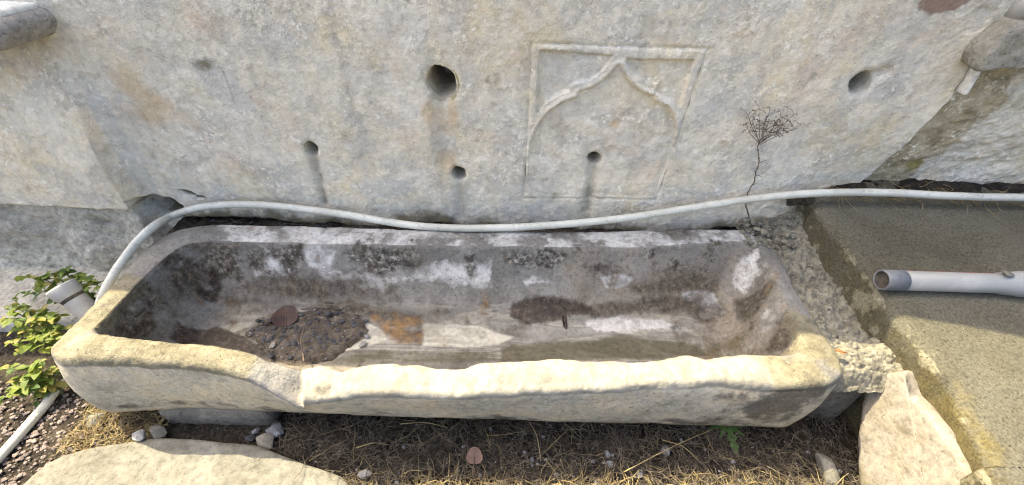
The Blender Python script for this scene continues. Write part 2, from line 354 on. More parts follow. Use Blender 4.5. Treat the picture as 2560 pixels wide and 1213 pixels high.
def mat_soil():
    n = NB('dark_soil', .97, .1); a = n.noise(9, 6, .65); g = n.voro(95)
    c = n.ramp(a, [(.32, (.035, .028, .022)), (.5, (.075, .062, .048)), (.68, (.15, .125, .09))])
    c = n.mix(n.mr(n.noise(70, 5, .7), .5, .66, 0, .7), c, (.22, .195, .15)); c = n.mix(n.mr(g, .35, .1, 0, .35), c, (.12, .115, .11))
    far = n.noise(.6, 4, .6); c = n.mix(n.mr(n.attr('away'), .2, .9), c, n.mix(far, (.17, .15, .10), (.27, .24, .16)))
    return n.done(c, n.bump(n.math('ADD', n.noise(60, 6, .7), g), .9, .008))
M['soil'] = mat_soil()
def mat_concrete():
    n = NB('worn_concrete', .93, .2); a = n.noise(3, 6, .62, dist=.5); m2 = n.noise(16, 6, .65, off=2.0)
    c = n.ramp(a, [(.3, (.15, .143, .122)), (.48, (.21, .20, .175)), (.6, (.235, .227, .205)), (.72, (.18, .165, .135))])
    c = n.mix(n.mr(n.noise(7, 5, .6, off=9.0), .52, .7, 0, .5), c, (.24, .235, .22))
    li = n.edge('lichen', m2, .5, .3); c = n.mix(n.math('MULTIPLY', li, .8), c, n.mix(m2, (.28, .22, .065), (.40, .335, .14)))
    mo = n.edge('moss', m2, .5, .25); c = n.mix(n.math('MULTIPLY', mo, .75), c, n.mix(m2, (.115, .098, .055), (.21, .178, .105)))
    ch = n.edge('chip', m2, .7, .12); c = n.mix(n.math('MULTIPLY', ch, .8), c, (.50, .47, .39))
    g = n.noise(150, 3, .7); c = n.mix(1.0, c, n.ramp(g, [(.3, .55), (.5, .98), (.7, 1.35)]), 'MULTIPLY')
    sp = n.mr(n.voro(120), .22, .12); sel = n.mr(n.noise(260, 2, .5), .52, .6); c = n.mix(n.math('MULTIPLY', n.math('MULTIPLY', sp, sel), .8), c, (.55, .50, .40))
    pit = n.mr(n.noise(125, 4, .65, off=31.0), .40, .34); c = n.mix(n.math('MULTIPLY', pit, .8), c, (.06, .055, .045))
    return n.done(c, n.bump(n.math('ADD', g, m2), .7, .005))
M['concrete'] = mat_concrete()

# ================================================================ ground
def axis(a, b, h, far): return np.r_[-far, -far * .4, -far * .15, a - 1.2, a - .5, np.arange(a, b, h), b + .5, b + 1.2, far * .15, far * .4, far]
gx = axis(-2.3, 2.2, .012, 60); gy = axis(-1.35, .10, .012, 60)
GX, GY = np.meshgrid(gx, gy, indexing='ij')
def ground_z(x, y):
    near = sstep(3.5, 2.0, np.abs(x)) * sstep(-2.2, -1.3, y)
    return near * (.010 * fbm(x, y, 0, 4, 3, 5) + .008 * fbm(x, y, 0, 22, 3, 9) - .02 * sstep(-.72, -.60, y) * sstep(-1.25, -1.0, x) * sstep(1.1, .9, x))
GZ = ground_z(GX, GY)
away = sstep(2.2, 4.0, np.hypot(GX, GY + .6))
g = link('ground', mesh_from('ground', np.stack([GX, GY, GZ], -1).reshape(-1, 3), grid_faces(len(gx), len(gy)), True, {'away': away}), M['soil'])
tag(g, kind='structure')

# ================================================================ fountain wall
wall = empty('fountain_wall', (0, 0, 0))
tag(wall, 'weathered grey plastered fountain wall with carved ogee panel and round tap holes', 'wall')
HS = .004
ax_ = np.arange(-2.25, 2.05, HS); az_ = np.arange(-.03, 1.26, HS)
X, Z = np.meshgrid(ax_, az_, indexing='ij')
holes = [((1102, 212), .051, .055), ((776, 374), .0255, .029), ((1146, 438), .0285, .029), ((1487, 402), .0255, .027), ((2154, 209), .037, .037)]
HC = [(*ony(*h[0])[[0, 2]], h[1], h[2]) for h in holes]
for cx, cz, rx, rz in HC:                      # let grid points lie on each hole's rim
    dx, dz = (X - cx) / rx, (Z - cz) / rz; q = np.hypot(dx, dz); ang = np.arctan2(dz, dx)
    wob = 1 + .05 * np.sin(ang * 2 + cx * 9) + .03 * np.sin(ang * 5 + cz * 20)
    tol = .62 * HS / min(rx, rz); near = (np.abs(q - wob) < tol) & (q > 1e-6)
    s = np.where(near, wob / np.maximum(q, 1e-6), 1.0); X = np.where(near, cx + (X - cx) * s, X); Z = np.where(near, cz + (Z - cz) * s, Z)
D = .010 * fbm(X, Z, 0, 1.4, 3, 1) + .0045 * fbm(X, Z, 0, 7, 3, 2) + .0022 * fbm(X, Z, 0, 26, 3, 3)   # outward relief
lump = fbm(X, Z, 0, 11, 4, 61); D += .004 * sstep(.08, .13, lump) * sstep(-.1, .3, fbm(X, Z, 0, 2.2, 2, 62))
# --- carved panel
rect = wxz([(1330, 110), (1768, 122), (1640, 500), (1310, 497)])
inr = wxz([(1349, 128), (1735, 150), (1651, 470), (1328, 470)])
archL_in = [(1313, 490), (1319, 440), (1321, 400), (1327, 360), (1345, 318), (1375, 278), (1412, 254), (1444, 243), (1447, 231), (1486, 217), (1520, 194), (1545, 163)]
archR_in = [(1549, 163), (1562, 190), (1584, 215), (1612, 233), (1632, 238), (1637, 252), (1662, 264), (1682, 288), (1688, 322), (1682, 370), (1663, 425), (1646, 465), (1638, 492)]
field = wxz(archL_in + archR_in)
spL = wxz([(1349, 128), (1532, 137), (1521, 158), (1500, 184), (1472, 201), (1436, 207), (1424, 214), (1424, 226), (1396, 236), (1365, 256), (1344, 284), (1341, 272)])
spR = wxz([(1567, 148), (1733, 150), (1697, 268), (1682, 252), (1660, 240), (1640, 228), (1649, 203), (1636, 207), (1609, 200), (1584, 180), (1570, 160)])
wx = .003 * fbm(X, Z, 0, 14, 3, 70); wz = .003 * fbm(X, Z, 0, 14, 3, 71)
def soft_in(poly, w=.007): return sstep(w * .5, -w * .5, sdpoly(X + wx, Z + wz, poly))
pd = sdpoly(X + wx * .6, Z + wz * .6, rect)
wear = sstep(.44, .60, Z)                       # worn flat towards the bottom
D -= .0095 * np.exp(-(pd / .0050) ** 2) * (.45 + .55 * sstep(-.3, .2, fbm(X, Z, 0, 9, 2, 33))) * (.45 + .55 * wear)
inside = sstep(.004, -.004, pd)
D += .0028 * inside * wear
ero = .55 + .45 * sstep(-.35, .25, fbm(X, Z, 0, 10, 3, 64))
D -= .014 * ero * (soft_in(spL) + soft_in(spR))
D -= .0110 * ero * soft_in(field, .010) * (.12 + .88 * wear)
fd = sdpoly(X + wx, Z + wz, field)
D += .0055 * ero * np.exp(-((fd - .010) / .006) ** 2) * wear * inside          # rolled moulding along the arch
# --- left pilaster stands proud, its arris fading out at the top
ar = np.interp(Z, [.2, .42, .60, .80, .93, 1.3], [-1.425, -1.402, -1.398, -1.394, -1.385, -1.37])
ar = ar + .004 * fbm(Z, Z * 0, Z * 0 + 3, 9, 3, 12)
proud = .085 * sstep(.98, .55, Z) + .006
fold = 1 - (1 - np.clip((X - ar) / .095, 0, 1)) ** 2.4
pil = np.where(X < ar, 1.0, 1 - fold); D += proud * pil
pil_label = X < ar + .004
# --- ruinous right-hand part
edgex = np.interp(Z, [.50, .55, .66, .78, .86, .90, .96, 1.06, 1.15], [1.31, 1.335, 1.345, 1.36, 1.375, 1.372, 1.365, 1.40, 1.41]) + .012 * fbm(Z, Z * 0, Z * 0, 11, 3, 15)
# plaster edge slopes away to the lower left
edgex = edgex - .015 * sstep(.70, .50, Z)
rmask = sstep(-.004, .006, X - edgex)
D -= .026 * rmask
lay = fbm(X * 1.0 + Z * 1.3, Z * 2.2 - X * .9, 0, 5, 4, 18); D += rmask * (.016 * lay + .006 * fbm(X, Z, 0, 40, 3, 19))
D -= .045 * sstep(1.0, 1.3, X) * sstep(.80, .5, Z)
# --- foot of the wall: hollow and broken away above the trough
foot = np.interp(X, [-1.35, -1.2, -.9, -.6, -.3, 0, .3, .6, .9, 1.1], [.30, .30, .29, .285, .285, .285, .285, .29, .30, .34]) + .030 * fbm(X, X * 0, X * 0, 7, 4, 25)
mid_ = sstep(-1.36, -1.30, X) * sstep(1.12, 1.0, X); fm = sstep(.014, -.012, Z - foot) * mid_; D -= .03 * fm
# --- plaster stops over a rough base on the left
pb = .405 + .008 * fbm(X, X * 0, X * 0, 8, 3, 28); lowl = sstep(.006, -.006, Z - pb) * (X < -1.37); D -= lowl * (.03 - .035 * fbm(X, Z, 0, 7, 5, 29))
cav = np.clip(blob(X, Z, -1.355, .375, .075, .05, -.5) + .25 * fbm(X, Z, 0, 20, 3, 30), 0, 1); cavm = sstep(.48, .60, cav); D -= .085 * cavm
cav2 = np.clip(np.maximum(blob(X, Z, -1.235, .425, .035, .011, -.4), blob(X, Z, -1.20, .405, .02, .006, 0)) + .2 * fbm(X, Z, 0, 40, 3, 31), 0, 1); D -= .02 * sstep(.5, .6, cav2)
# --- drip channels below the taps
for (px, py, qx, qy, wd, dp) in ((782, 395, 812, 505, .016, .012), (1484, 420, 1470, 530, .020, .020), (1147, 460, 1150, 540, .02, .006)):
    a = ony(px, py)[[0, 2]]; b = ony(qx, qy)[[0, 2]]; d = sdline(X, Z, [a, b]); D -= dp * np.exp(-(d / wd) ** 2)
# the spot worn under the wide outlet
D -= .006 * np.exp(-(sdline(X, Z, [ony(1101, 260)[[0, 2]], ony(1108, 400)[[0, 2]]]) / .035) ** 4)
# --- holes
inner = np.zeros_like(X); hole_id = np.full(X.shape, -1)
for k, (cx, cz, rx, rz) in enumerate(HC):
    dx, dz = (X - cx) / rx, (Z - cz) / rz; q = np.hypot(dx, dz); ang = np.arctan2(dz, dx)
    wob = 1 + .05 * np.sin(ang * 2 + cx * 9) + .03 * np.sin(ang * 5 + cz * 20)
    lip = np.exp(-((q - wob) / .22) ** 2) * (q > wob * .999); D -= .006 * lip * (q > wob * .999)
    ins = q < wob * (1 - .25 * HS / rx); dep = (.19 if k == 0 else .15)
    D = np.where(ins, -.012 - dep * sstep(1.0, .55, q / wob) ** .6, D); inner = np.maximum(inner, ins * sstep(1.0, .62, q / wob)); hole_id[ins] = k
# flared upper right mouth of the far right hole
hx, hz = HC[4][0], HC[4][1]; D -= .02 * np.exp(-(sdline(X, Z, [(hx, hz), (hx + .05, hz + .035)]) / .016) ** 2) * (hole_id < 0)
# --- stains and one painted shade strip, each with its own outline
rust = np.maximum.reduce([blob(X, Z, *ony(1072, 290)[[0, 2]], .022, .05), blob(X, Z, *ony(1128, 285)[[0, 2]], .02, .045), .9 * blob(X, Z, *ony(1105, 300)[[0, 2]], .05, .06),
                          .95 * blob(X, Z, *ony(1118, 405)[[0, 2]], .03, .04), .9 * blob(X, Z, *ony(340, 225)[[0, 2]], .05, .07, .5), .85 * blob(X, Z, *ony(400, 270)[[0, 2]], .10, .06, -.4), .9 * blob(X, Z, *ony(1537, 312)[[0, 2]], .012, .014)])
cement = np.maximum.reduce([blob(X, Z, *ony(560, 215)[[0, 2]], .10, .06, -.9), .9 * blob(X, Z, *ony(1105, 330)[[0, 2]], .045, .10), .8 * blob(X, Z, *ony(1150, 490)[[0, 2]], .05, .06),
                            .9 * blob(X, Z, *ony(960, 470)[[0, 2]], .12, .05), .8 * blob(X, Z, *ony(1440, 180)[[0, 2]], .09, .05)])
cement = np.maximum(cement, .9 * sstep(.04, .0, np.abs(X - ar - .045)) * sstep(.95, .8, Z))  # greyer strip paints the shade on the pilaster's turned side
mortar = np.maximum(rmask * sstep(.30, .10, X - edgex) * .95, sstep(.55, 0, np.abs(X - edgex - .07) / .12) * sstep(-.01, .02, X - edgex))
damp = sstep(.11, -.005, Z - foot) * mid_ * (.60 + .30 * fbm(X, Z, 0, 6, 3, 47)) + cavm * .9 + sstep(.5, .6, cav2)
damp = np.maximum(damp, sstep(.034, .0, sdline(X, Z, [ony(1476, 480)[[0, 2]], ony(1468, 540)[[0, 2]]])) * .55)
damp = np.maximum(damp, sstep(.016, .0, sdline(X, Z, [ony(800, 440)[[0, 2]], ony(814, 510)[[0, 2]]])) * .55)
damp = np.maximum(damp, .62 * blob(X, Z, *ony(505, 160)[[0, 2]], .05, .02, .2)); damp = np.maximum(damp, .5 * lowl * sstep(-.1, .4, fbm(X, Z, 0, 6, 3, 35)))
damp = np.maximum(damp, .62 * np.exp(-(pd / .003) ** 2) * sstep(-.1, .3, fbm(X, Z, 0, 13, 2, 37)))
damp = np.maximum(damp, .6 * rmask * np.exp(-((X - edgex) / .012) ** 2))
moss = np.maximum(sstep(.05, -.01, Z - foot) * mid_ * sstep(.0, .5, fbm(X, Z, 0, 3, 2, 44)) * .6, .9 * blob(X, Z, *ony(2320, 435)[[0, 2]], .05, .03))
for cx, cz, rx, rz in HC[:1]: moss = np.maximum(moss, .62 * np.exp(-((np.hypot((X - cx) / rx, (Z - cz) / rz) - 1.08) / .1) ** 2))
rub = np.clip(np.exp(-((fd - .012) / .007) ** 2) * wear + np.exp(-((pd + .010) / .006) ** 2) * .8, 0, 1) * inside * (1 - soft_in(spL)) * (1 - soft_in(spR))
red = np.maximum(blob(X, Z, *ony(2375, -5)[[0, 2]], .07, .035, .2), 0)
drip = np.zeros_like(X)
for (px, py, qx, qy, wd, st) in ((784, 392, 814, 512, .019, .95), (1484, 418, 1468, 535, .021, 1.1), (1150, 462, 1152, 545, .028, .85), (1088, 262, 1098, 530, .036, .5), (1125, 270, 1130, 400, .022, .35), (2150, 232, 2130, 262, .010, .5), (1468, 500, 1466, 545, .03, .8)):
    a = ony(px, py)[[0, 2]]; b = ony(qx, qy)[[0, 2]]; drip = np.maximum(drip, st * np.exp(-(sdline(X, Z, [a, b]) / wd) ** 2) * (.75 + .5 * fbm(X * 3, Z * .6, 0, 9, 3, 49)))
drip = np.maximum(drip, .7 * np.exp(-((X - ar) / .004) ** 2) * sstep(.95, .7, Z) * sstep(-.2, .3, fbm(X, Z, 0, 12, 3, 50)))
drip = np.maximum(drip, .8 * np.exp(-(sdline(X, Z, [ony(*p)[[0, 2]] for p in [(552, 172), (565, 200), (578, 235), (584, 262)]]) / .003) ** 2))
drip = np.clip(drip, 0, 1)
nx, nz = X.shape
V = np.stack([X, -D, Z], -1)
du = np.gradient(V, axis=0); dv = np.gradient(V, axis=1); N = np.cross(du, dv); N /= np.linalg.norm(N, axis=2)[..., None]
V2, N2 = V.reshape(-1, 3), N.reshape(-1, 3); A2 = {k: v.ravel() for k, v in dict(drip=drip, rub=rub, rust=rust, cement=cement, mortar=mortar, damp=damp, moss=moss, red=red, inner=inner).items()}
Fq = grid_faces(nx, nz)
def face_lab(mask): return mask.ravel()[Fq].sum(1) >= 3
lab = np.zeros(len(Fq), int)                    # 0 plaster face
lab[face_lab(pil_label)] = 1; lab[face_lab((X < -1.37) & (Z < pb))] = 2; lab[face_lab((X > edgex) & (X > .9))] = 3
lab[face_lab(pd < .006)] = 4; lab[face_lab(sdpoly(X + wx, Z + wz, spL) < 0)] = 5; lab[face_lab(sdpoly(X + wx, Z + wz, spR) < 0)] = 6
lab[face_lab(fd < 0)] = 7
for k in range(5): lab[(hole_id.ravel()[Fq] == k).any(1)] = 10 + k
def piece(name, L, parent, mat):
    f = Fq[lab == L]; u, inv = np.unique(f, return_inverse=True)
    return link(name, mesh_from(name, V2[u], inv.reshape(-1, 4), True, {k: v[u] for k, v in A2.items()}, N2[u]), mat, parent)
piece('plaster_face', 0, wall, M['wall']); piece('pilaster', 1, wall, M['wall'])
tag(piece('base_stone', 2, wall, M['rubble']), 'rough grey stone base below the plaster'); tag(piece('broken_plaster', 3, wall, M['wall']), 'broken brown plaster and bare stone at the right end')
panel = piece('carved_panel', 4, wall, M['wall']); tag(panel, 'shallow carved panel with pointed ogee arch')
piece('spandrel', 5, panel, M['wall']); piece('spandrel', 6, panel, M['wall']); piece('arch_field', 7, panel, M['wall'])
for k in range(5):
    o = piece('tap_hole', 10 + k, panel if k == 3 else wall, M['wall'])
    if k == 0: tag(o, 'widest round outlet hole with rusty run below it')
# core and upper wall behind the face; its top edge steps up to the right
top = [(-6.0, 1.40), (-2.49, 1.51), (-2.09, 1.84), (-.155, 2.18), (.132, 2.12), (.239, 2.22), (.333, 2.32), (.8, 2.70), (5.0, 2.9)]
b = Bag()
def prism(poly, y0, y1):
    n_ = len(poly); Vv = [(x, y0, z) for x, z in poly] + [(x, y1, z) for x, z in poly]
    Ff = [tuple(range(n_)), tuple(range(2 * n_ - 1, n_ - 1, -1))] + [(i, i + n_, (i + 1) % n_ + n_, (i + 1) % n_) for i in range(n_)]
    return Vv, Ff
b.add(*prism([(-6, -.3), (5, -.3), (5, 1.26), (-6, 1.26)], .20, .45))
b.add(*prism([(-6, 1.245), (5, 1.245)] + top[::-1], -.004, .40))
b.add(*prism([(-6, -.3), (-2.24, -.3), (-2.24, 1.24), (-6, 1.24)], -.05, .19)); b.add(*prism([(2.04, -.3), (5, -.3), (5, 1.24), (2.04, 1.24)], .02, .19))
b.build('masonry_core', M['core'], wall, False)

def rough_solid(name, poly, z0, z1, mat, parent=None, amp=.006, seed=1, h=.012, bev=.02, slope=None, scale=14):
    """a stone with an outline in plan, a worn uneven top and rounded edges"""
    P = np.asarray(poly, float); cen = P.mean(0); n_ = 96
    loop = resample(np.vstack([P, P[:1]]), n_ + 1)[:-1]
    for _ in range(2): loop = .25 * np.roll(loop, 1, 0) + .5 * loop + .25 * np.roll(loop, -1, 0)
    rings = [(1.0, z0), (1.0, z0 + (z1 - z0) * .45), (1.0, z1 - bev), (1 - .25 * bev / .1, z1 - bev * .3)] + [(s, z1) for s in (.93 - .2 * bev, .84, .74, .64, .54, .44, .34, .24, .14, .05, .002)]
    Vv = np.array([[(cen[0] + (p[0] - cen[0]) * s, cen[1] + (p[1] - cen[1]) * s, z) for s, z in rings] for p in loop])
    if slope: Vv[..., 2] += (slope[0] * (Vv[..., 0] - cen[0]) + slope[1] * (Vv[..., 1] - cen[1])) * sstep(z0, z1, Vv[..., 2])
    for ax in range(3): Vv[..., ax] += amp * fbm(Vv[..., 0], Vv[..., 1], Vv[..., 2], scale, 4, seed + 31 * ax)
    return link(name, mesh_from(name, Vv.reshape(-1, 3), grid_faces(n_, len(rings), True)), mat, parent)
def rough_block(name, poly_xz, y0, y1, mat, parent, amp=.005, seed=1, bev=.012):
    """a stone let into the wall: outline on the wall, front at y0, rounded front edges"""
    P = np.asarray(poly_xz, float); cen = P.mean(0); n_ = 80; loop = resample(np.vstack([P, P[:1]]), n_ + 1)[:-1]
    for _ in range(2): loop = .25 * np.roll(loop, 1, 0) + .5 * loop + .25 * np.roll(loop, -1, 0)
    rings = [(1.0, y1), (1.0, (y0 + y1) / 2), (1.0, y0 + bev), (.94, y0 + bev * .25)] + [(s, y0) for s in (.88, .76, .62, .48, .34, .2, .06, .002)]
    Vv = np.array([[(cen[0] + (p[0] - cen[0]) * s, y, cen[1] + (p[1] - cen[1]) * s) for s, y in rings] for p in loop])
    for ax in range(3): Vv[..., ax] += amp * fbm(Vv[..., 0], Vv[..., 1], Vv[..., 2], 16, 4, seed + 31 * ax)
    return link(name, mesh_from(name, Vv.reshape(-1, 3), grid_faces(n_, len(rings), True)), mat, parent)
a0 = ony(46, 98, -.16); c0 = ony(0, 122, -.16); ct = ony(30, 44, -.18)[2]
o = rough_block('corbel_stone', [(-2.0, c0[2] - .005), (c0[0] + .02, c0[2] - .008), (a0[0] - .05, a0[2] - .02), (a0[0] - .015, a0[2] + .01), (a0[0] - .025, ct - .012), (-2.0, ct - .012)], -.165, .02, M['core'], wall, .006, 5, .015)
tag(o, 'projecting corbel stone at the upper left corner')
rough_solid('painted_sunlit_top', [(-2.0, -.185), (a0[0] - .075, -.185), (a0[0] - .05, -.15), (a0[0] - .04, .0), (-2.0, .0)], ct - .022, ct, M['chip_and_sunlit'], o, .004, 8, bev=.008)  # pale cap puts sunlight into the colour of the corbel's shaded top
pl = [ony(*p, -.03) for p in [(2416, 168), (2440, 120), (2490, 70), (2545, 40), (2700, 40), (2700, 168), (2560, 172), (2480, 160)]]
tag(rough_block('ledge_stone', [(p[0], p[2]) for p in pl], -.075, .05, M['ledge'], wall, .010, 15, .02), 'mossy brown stone jutting out at the upper right')
pl = [ony(*p, .0) for p in [(2430, 172), (2440, 172), (2404, 232), (2397, 232)]]
rough_block('plaster_chip', [(p[0], p[2]) for p in pl], -.022, .03, M['chip_and_sunlit'], wall, .001, 25, .003)

# ================================================================ stone trough
RZ = .36
sides_o = [  # outer rim line, front / right / back / left, running anticlockwise seen from above
    zxy([(135, 906), (300, 905), (420, 915), (520, 925), (620, 946), (680, 972), (725, 988), (780, 986), (850, 975), (930, 968), (1050, 972), (1150, 976), (1250, 970), (1400, 965), (1550, 960), (1650, 950), (1800, 947), (1930, 955), (2090, 958)], RZ),
    zxy([(2112, 945), (2108, 900), (2050, 812), (1990, 715), (1955, 640), (1920, 600)], RZ),
    zxy([(1880, 578), (1830, 570), (1600, 572), (1200, 572), (800, 560), (520, 556)], RZ),
    zxy([(465, 560), (400, 588), (337, 640), (272, 715), (200, 785), (124, 864), (112, 890)], RZ)]
sides_i = [
    zxy([(236, 842), (300, 849), (420, 862), (540, 871), (620, 886), (680, 904), (745, 917), (800, 908), (850, 920), (900, 910), (960, 905), (1050, 912), (1145, 917), (1200, 903), (1280, 898), (1400, 893), (1500, 898), (1570, 897), (1650, 893), (1720, 886), (1770, 896), (1800, 890), (1900, 888), (1975, 890)], RZ),
    zxy([(2003, 882), (2005, 850), (1980, 800), (1955, 740), (1925, 670), (1900, 630)], RZ),
    zxy([(1860, 603), (1800, 607), (1600, 620), (1200, 618), (800, 612), (530, 605)], RZ),
    zxy([(490, 605), (445, 622), (390, 665), (330, 725), (268, 790), (238, 822), (232, 834)], RZ)]
cnt = [420, 130, 400, 130]
def loop_of(sides):
    l = np.vstack([resample(catmull(s, 240), c + 1)[:-1] for s, c in zip(sides, cnt)])
    # close the small gaps between the sides by smoothing round the corners
    k = np.array([1, 4, 6, 4, 1]) / 16
    sm = l.copy(); starts = np.cumsum([0] + cnt[:-1])
    for _ in range(10):
        s2 = sum(w_ * np.roll(sm, j - 2, 0) for j, w_ in enumerate(k)); wgt = np.zeros(len(l))
        for s0 in starts: wgt = np.maximum(wgt, np.exp(-((((np.arange(len(l)) - s0 + len(l) // 2) % len(l)) - len(l) // 2) / 9.0) ** 2))
        sm = sm * (1 - wgt[:, None]) + s2 * wgt[:, None]
    return sm
O_, I_ = loop_of(sides_o), loop_of(sides_i); NT = len(O_); idx = np.arange(NT)
front = ((idx < cnt[0])).astype(float); kf = np.exp(-((np.arange(-30, 31)) / 12.0) ** 2); kf /= kf.sum()
def csm(a): return np.convolve(np.r_[a[-30:], a, a[:30]], kf, 'valid')
side_w = [csm(((idx >= s) & (idx < s + c)).astype(float)) for s, c in zip(np.cumsum([0] + cnt[:-1]), cnt)]
fW, rW, bW, lW = side_w
# outward direction in plan
tan = np.roll(O_, -3, 0) - np.roll(O_, 3, 0); out = np.stack([tan[:, 1], -tan[:, 0]], 1); out /= np.linalg.norm(out, axis=1)[:, None]
out = np.stack([csm(out[:, 0]), csm(out[:, 1])], 1); out /= np.linalg.norm(out, axis=1)[:, None]
# foot of the stone: front face leans in; its lower edge measured along the front
bot_in = -.005 * fW + .03 * rW + .02 * bW - .035 * lW
Bf = O_ - out * bot_in[:, None]
fb = np.array([onz(*p, .085)[:2] for p in [(215, 1012), (260, 1027), (450, 1020), (700, 1030), (1000, 1040), (1300, 1050), (1700, 1062), (2060, 1070)]])
Bs = csm(np.interp(O_[:, 0] * 1.03, fb[:, 0], fb[:, 1])); Bf[:, 1] = Bf[:, 1] * (1 - fW) + Bs * fW
ZB = .085
# spine of the hollow
sx = np.clip(I_[:, 0], -.98, .62); sy = np.full(NT, -.45); S_ = np.stack([sx, sy], 1)
rings = []; RK = []
for q in np.linspace(0, 1, 5): rings.append((Bf * q + np.array([-.15, -.42]) * (1 - q) if False else S_ * (1 - q) + Bf * q, np.full(NT, ZB - .0))); RK.append(('under', q))
for q in np.linspace(.08, 1, 16):
    P = Bf * (1 - q) + O_ * q; P = P + out * (.012 * math.sin(q * math.pi)) ; rings.append((P, np.full(NT, ZB + (RZ - .022 - ZB) * q))); RK.append(('outer', q))
for q in np.linspace(.15, 1, 5):                 # worn outer arris
    a = q * math.pi / 2; rings.append((O_ - out * (.016 * (1 - math.cos(a))), np.full(NT, RZ - .022 + .020 * math.sin(a)))); RK.append(('arris', q))
for q in np.linspace(.15, .9, 9):
    P = (O_ - out * .016) * (1 - q) + I_ * q; rings.append((P, RZ - .002 + .006 * math.sin(q * math.pi) + np.zeros(NT))); RK.append(('rim', q))
depth = .235
for q in np.r_[np.linspace(0, .30, 18), np.linspace(.32, 1, 30)]:
    P = I_ * (1 - q) + S_ * q
    k_front, k_back = 1 - (1 - np.clip(q / .22, 0, 1)) ** 2.4, 1 - (1 - np.clip(q / .72, 0, 1)) ** 2.0
    k_end = 1 - (1 - np.clip(q / .55, 0, 1)) ** 2.0
    kk = fW * k_front + bW * k_back + (rW + lW) * k_end
    rings.append((P, RZ - depth * kk)); RK.append(('inner', q))
NR = len(rings)
TV = np.zeros((NT, NR, 3)); kind = np.zeros((NT, NR)); qv = np.zeros((NT, NR))
KN = {'under': 0, 'outer': 1, 'arris': 2, 'rim': 3, 'inner': 4}
for j, (P, z) in enumerate(rings):
    TV[:, j, :2] = P; TV[:, j, 2] = z; kind[:, j] = KN[RK[j][0]]; qv[:, j] = RK[j][1]
tx, ty, tz = TV[..., 0].copy(), TV[..., 1].copy(), TV[..., 2].copy()
# --- gentle wear and breakage
e1 = .007 * fbm(tx, ty, tz, 3.5, 3, 101) + .0045 * fbm(tx, ty, tz, 14, 3, 102) + .0016 * fbm(tx, ty, tz, 45, 3, 103)
nrm = np.cross(np.gradient(TV, axis=0), np.gradient(TV, axis=1)); nrm /= np.linalg.norm(nrm, axis=2)[..., None] + 1e-9
smooth_in = 1 - .6 * (kind == 4) * sstep(.3, .6, qv)
TV += nrm * (-1) * 0; TV += np.where(np.isfinite(nrm), nrm, 0) * (e1 * smooth_in)[..., None]
rimz = (kind >= 2) * (kind <= 3) + (kind == 4) * sstep(.10, 0, qv) + (kind == 1) * sstep(.8, 1, qv)
fr = np.repeat(fW[:, None], NR, 1)
# broken, lower rim along the right two thirds of the front, sloping outwards
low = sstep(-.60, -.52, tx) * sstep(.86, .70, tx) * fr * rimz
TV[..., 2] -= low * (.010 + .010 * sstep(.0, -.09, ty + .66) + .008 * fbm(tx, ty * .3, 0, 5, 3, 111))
TV[..., 2] += (1 - sstep(-.72, -.60, tx)) * fr * rimz * .016
# scooped break: falls to the right, then steps up sharply
sc = sstep(-.70, -.555, tx + .25 * (ty + .73)) * sstep(-.535, -.555, tx + .25 * (ty + .73)) * sstep(-.66, -.76, ty) * fr * rimz
TV[..., 2] -= sc * .050; TV[..., 1] += sc * .010
# small crisp chips along the arrises
chp = sstep(.16, .30, fbm(tx, ty, tz, 24, 3, 118)) * ((kind == 2) + (kind == 4) * sstep(.06, 0, qv)) * (fW + .5 * lW + .4 * bW)[:, None]; TV[..., 2] -= .0035 * chp
# undulating front edge of the break
TV[..., 2] -= low * .006 * sstep(.1, .5, fbm(tx, ty, 0, 8, 2, 115))
# a hollow in the left front inner corner and drain dent in the back wall
d = np.hypot((tx - onz(540, 700, .27)[0]) / .06, (ty + .25) / .06); TV[..., 2] -= .01 * np.exp(-d ** 2) * (kind == 4)
# --- stain masks (plan position, inside of the hollow)
PX, PY = TV[..., 0], TV[..., 1]; inn = (kind == 4) * 1.0
rimtop = ((kind == 3) | (kind == 2)) * 1.0
cross = np.repeat((bW + .6 * rW + .6 * lW)[:, None], NR, 1)
from mathutils import kdtree
iv = TV[:, np.where(kind[0] == 4)[0], :].reshape(-1, 3)[::3]
kd = kdtree.KDTree(len(iv))
for i_, p_ in enumerate(iv): kd.insert((p_[0], p_[1], 0), i_)
kd.balance()
def bed(x, y):
    """height of the hollow's surface at a plan position"""
    z_ = 0; w_ = 0
    for co, i_, d_ in kd.find_n((x, y, 0), 4):
        ww = 1 / (d_ + .001); z_ += iv[i_][2] * ww; w_ += ww
    return z_ / w_
def on_bed(px, py):
    z = .2
    for _ in range(14): p = onz(px, py, z); z = .5 * z + .5 * bed(p[0], p[1])
    return p
def stain(pts, w=.022, s=1.0):
    poly = np.array([on_bed(*p)[:2] for p in pts]); return s * inn * np.clip(.5 - sdpoly(PX, PY, poly) / (2 * w), 0, 1)
def bl(px, py, rx, ry, rot=0, s=1.0): c_ = on_bed(px, py)[:2]; return s * blob(PX, PY, c_[0], c_[1], rx, ry, rot) * inn
def anyof(*a): return np.maximum.reduce(a)
floor_a = inn * sstep(.30, .5, qv) * (bW + lW * .5 + rW * .3 + fW)[:, None]
floor_a = np.maximum(floor_a, inn * fW[:, None] * sstep(.12, .2, qv))
dirt_a = inn * np.clip(.22 + .5 * fbm(PX * .6, PY, 0, 5, 4, 151) + .22 * sstep(-.1, -.9, PX), 0, 1)
tan_a = stain([(1420, 640), (1560, 625), (1830, 620), (1930, 700), (1990, 840), (1960, 890), (1760, 880), (1740, 800), (1560, 770), (1440, 740)], .06)
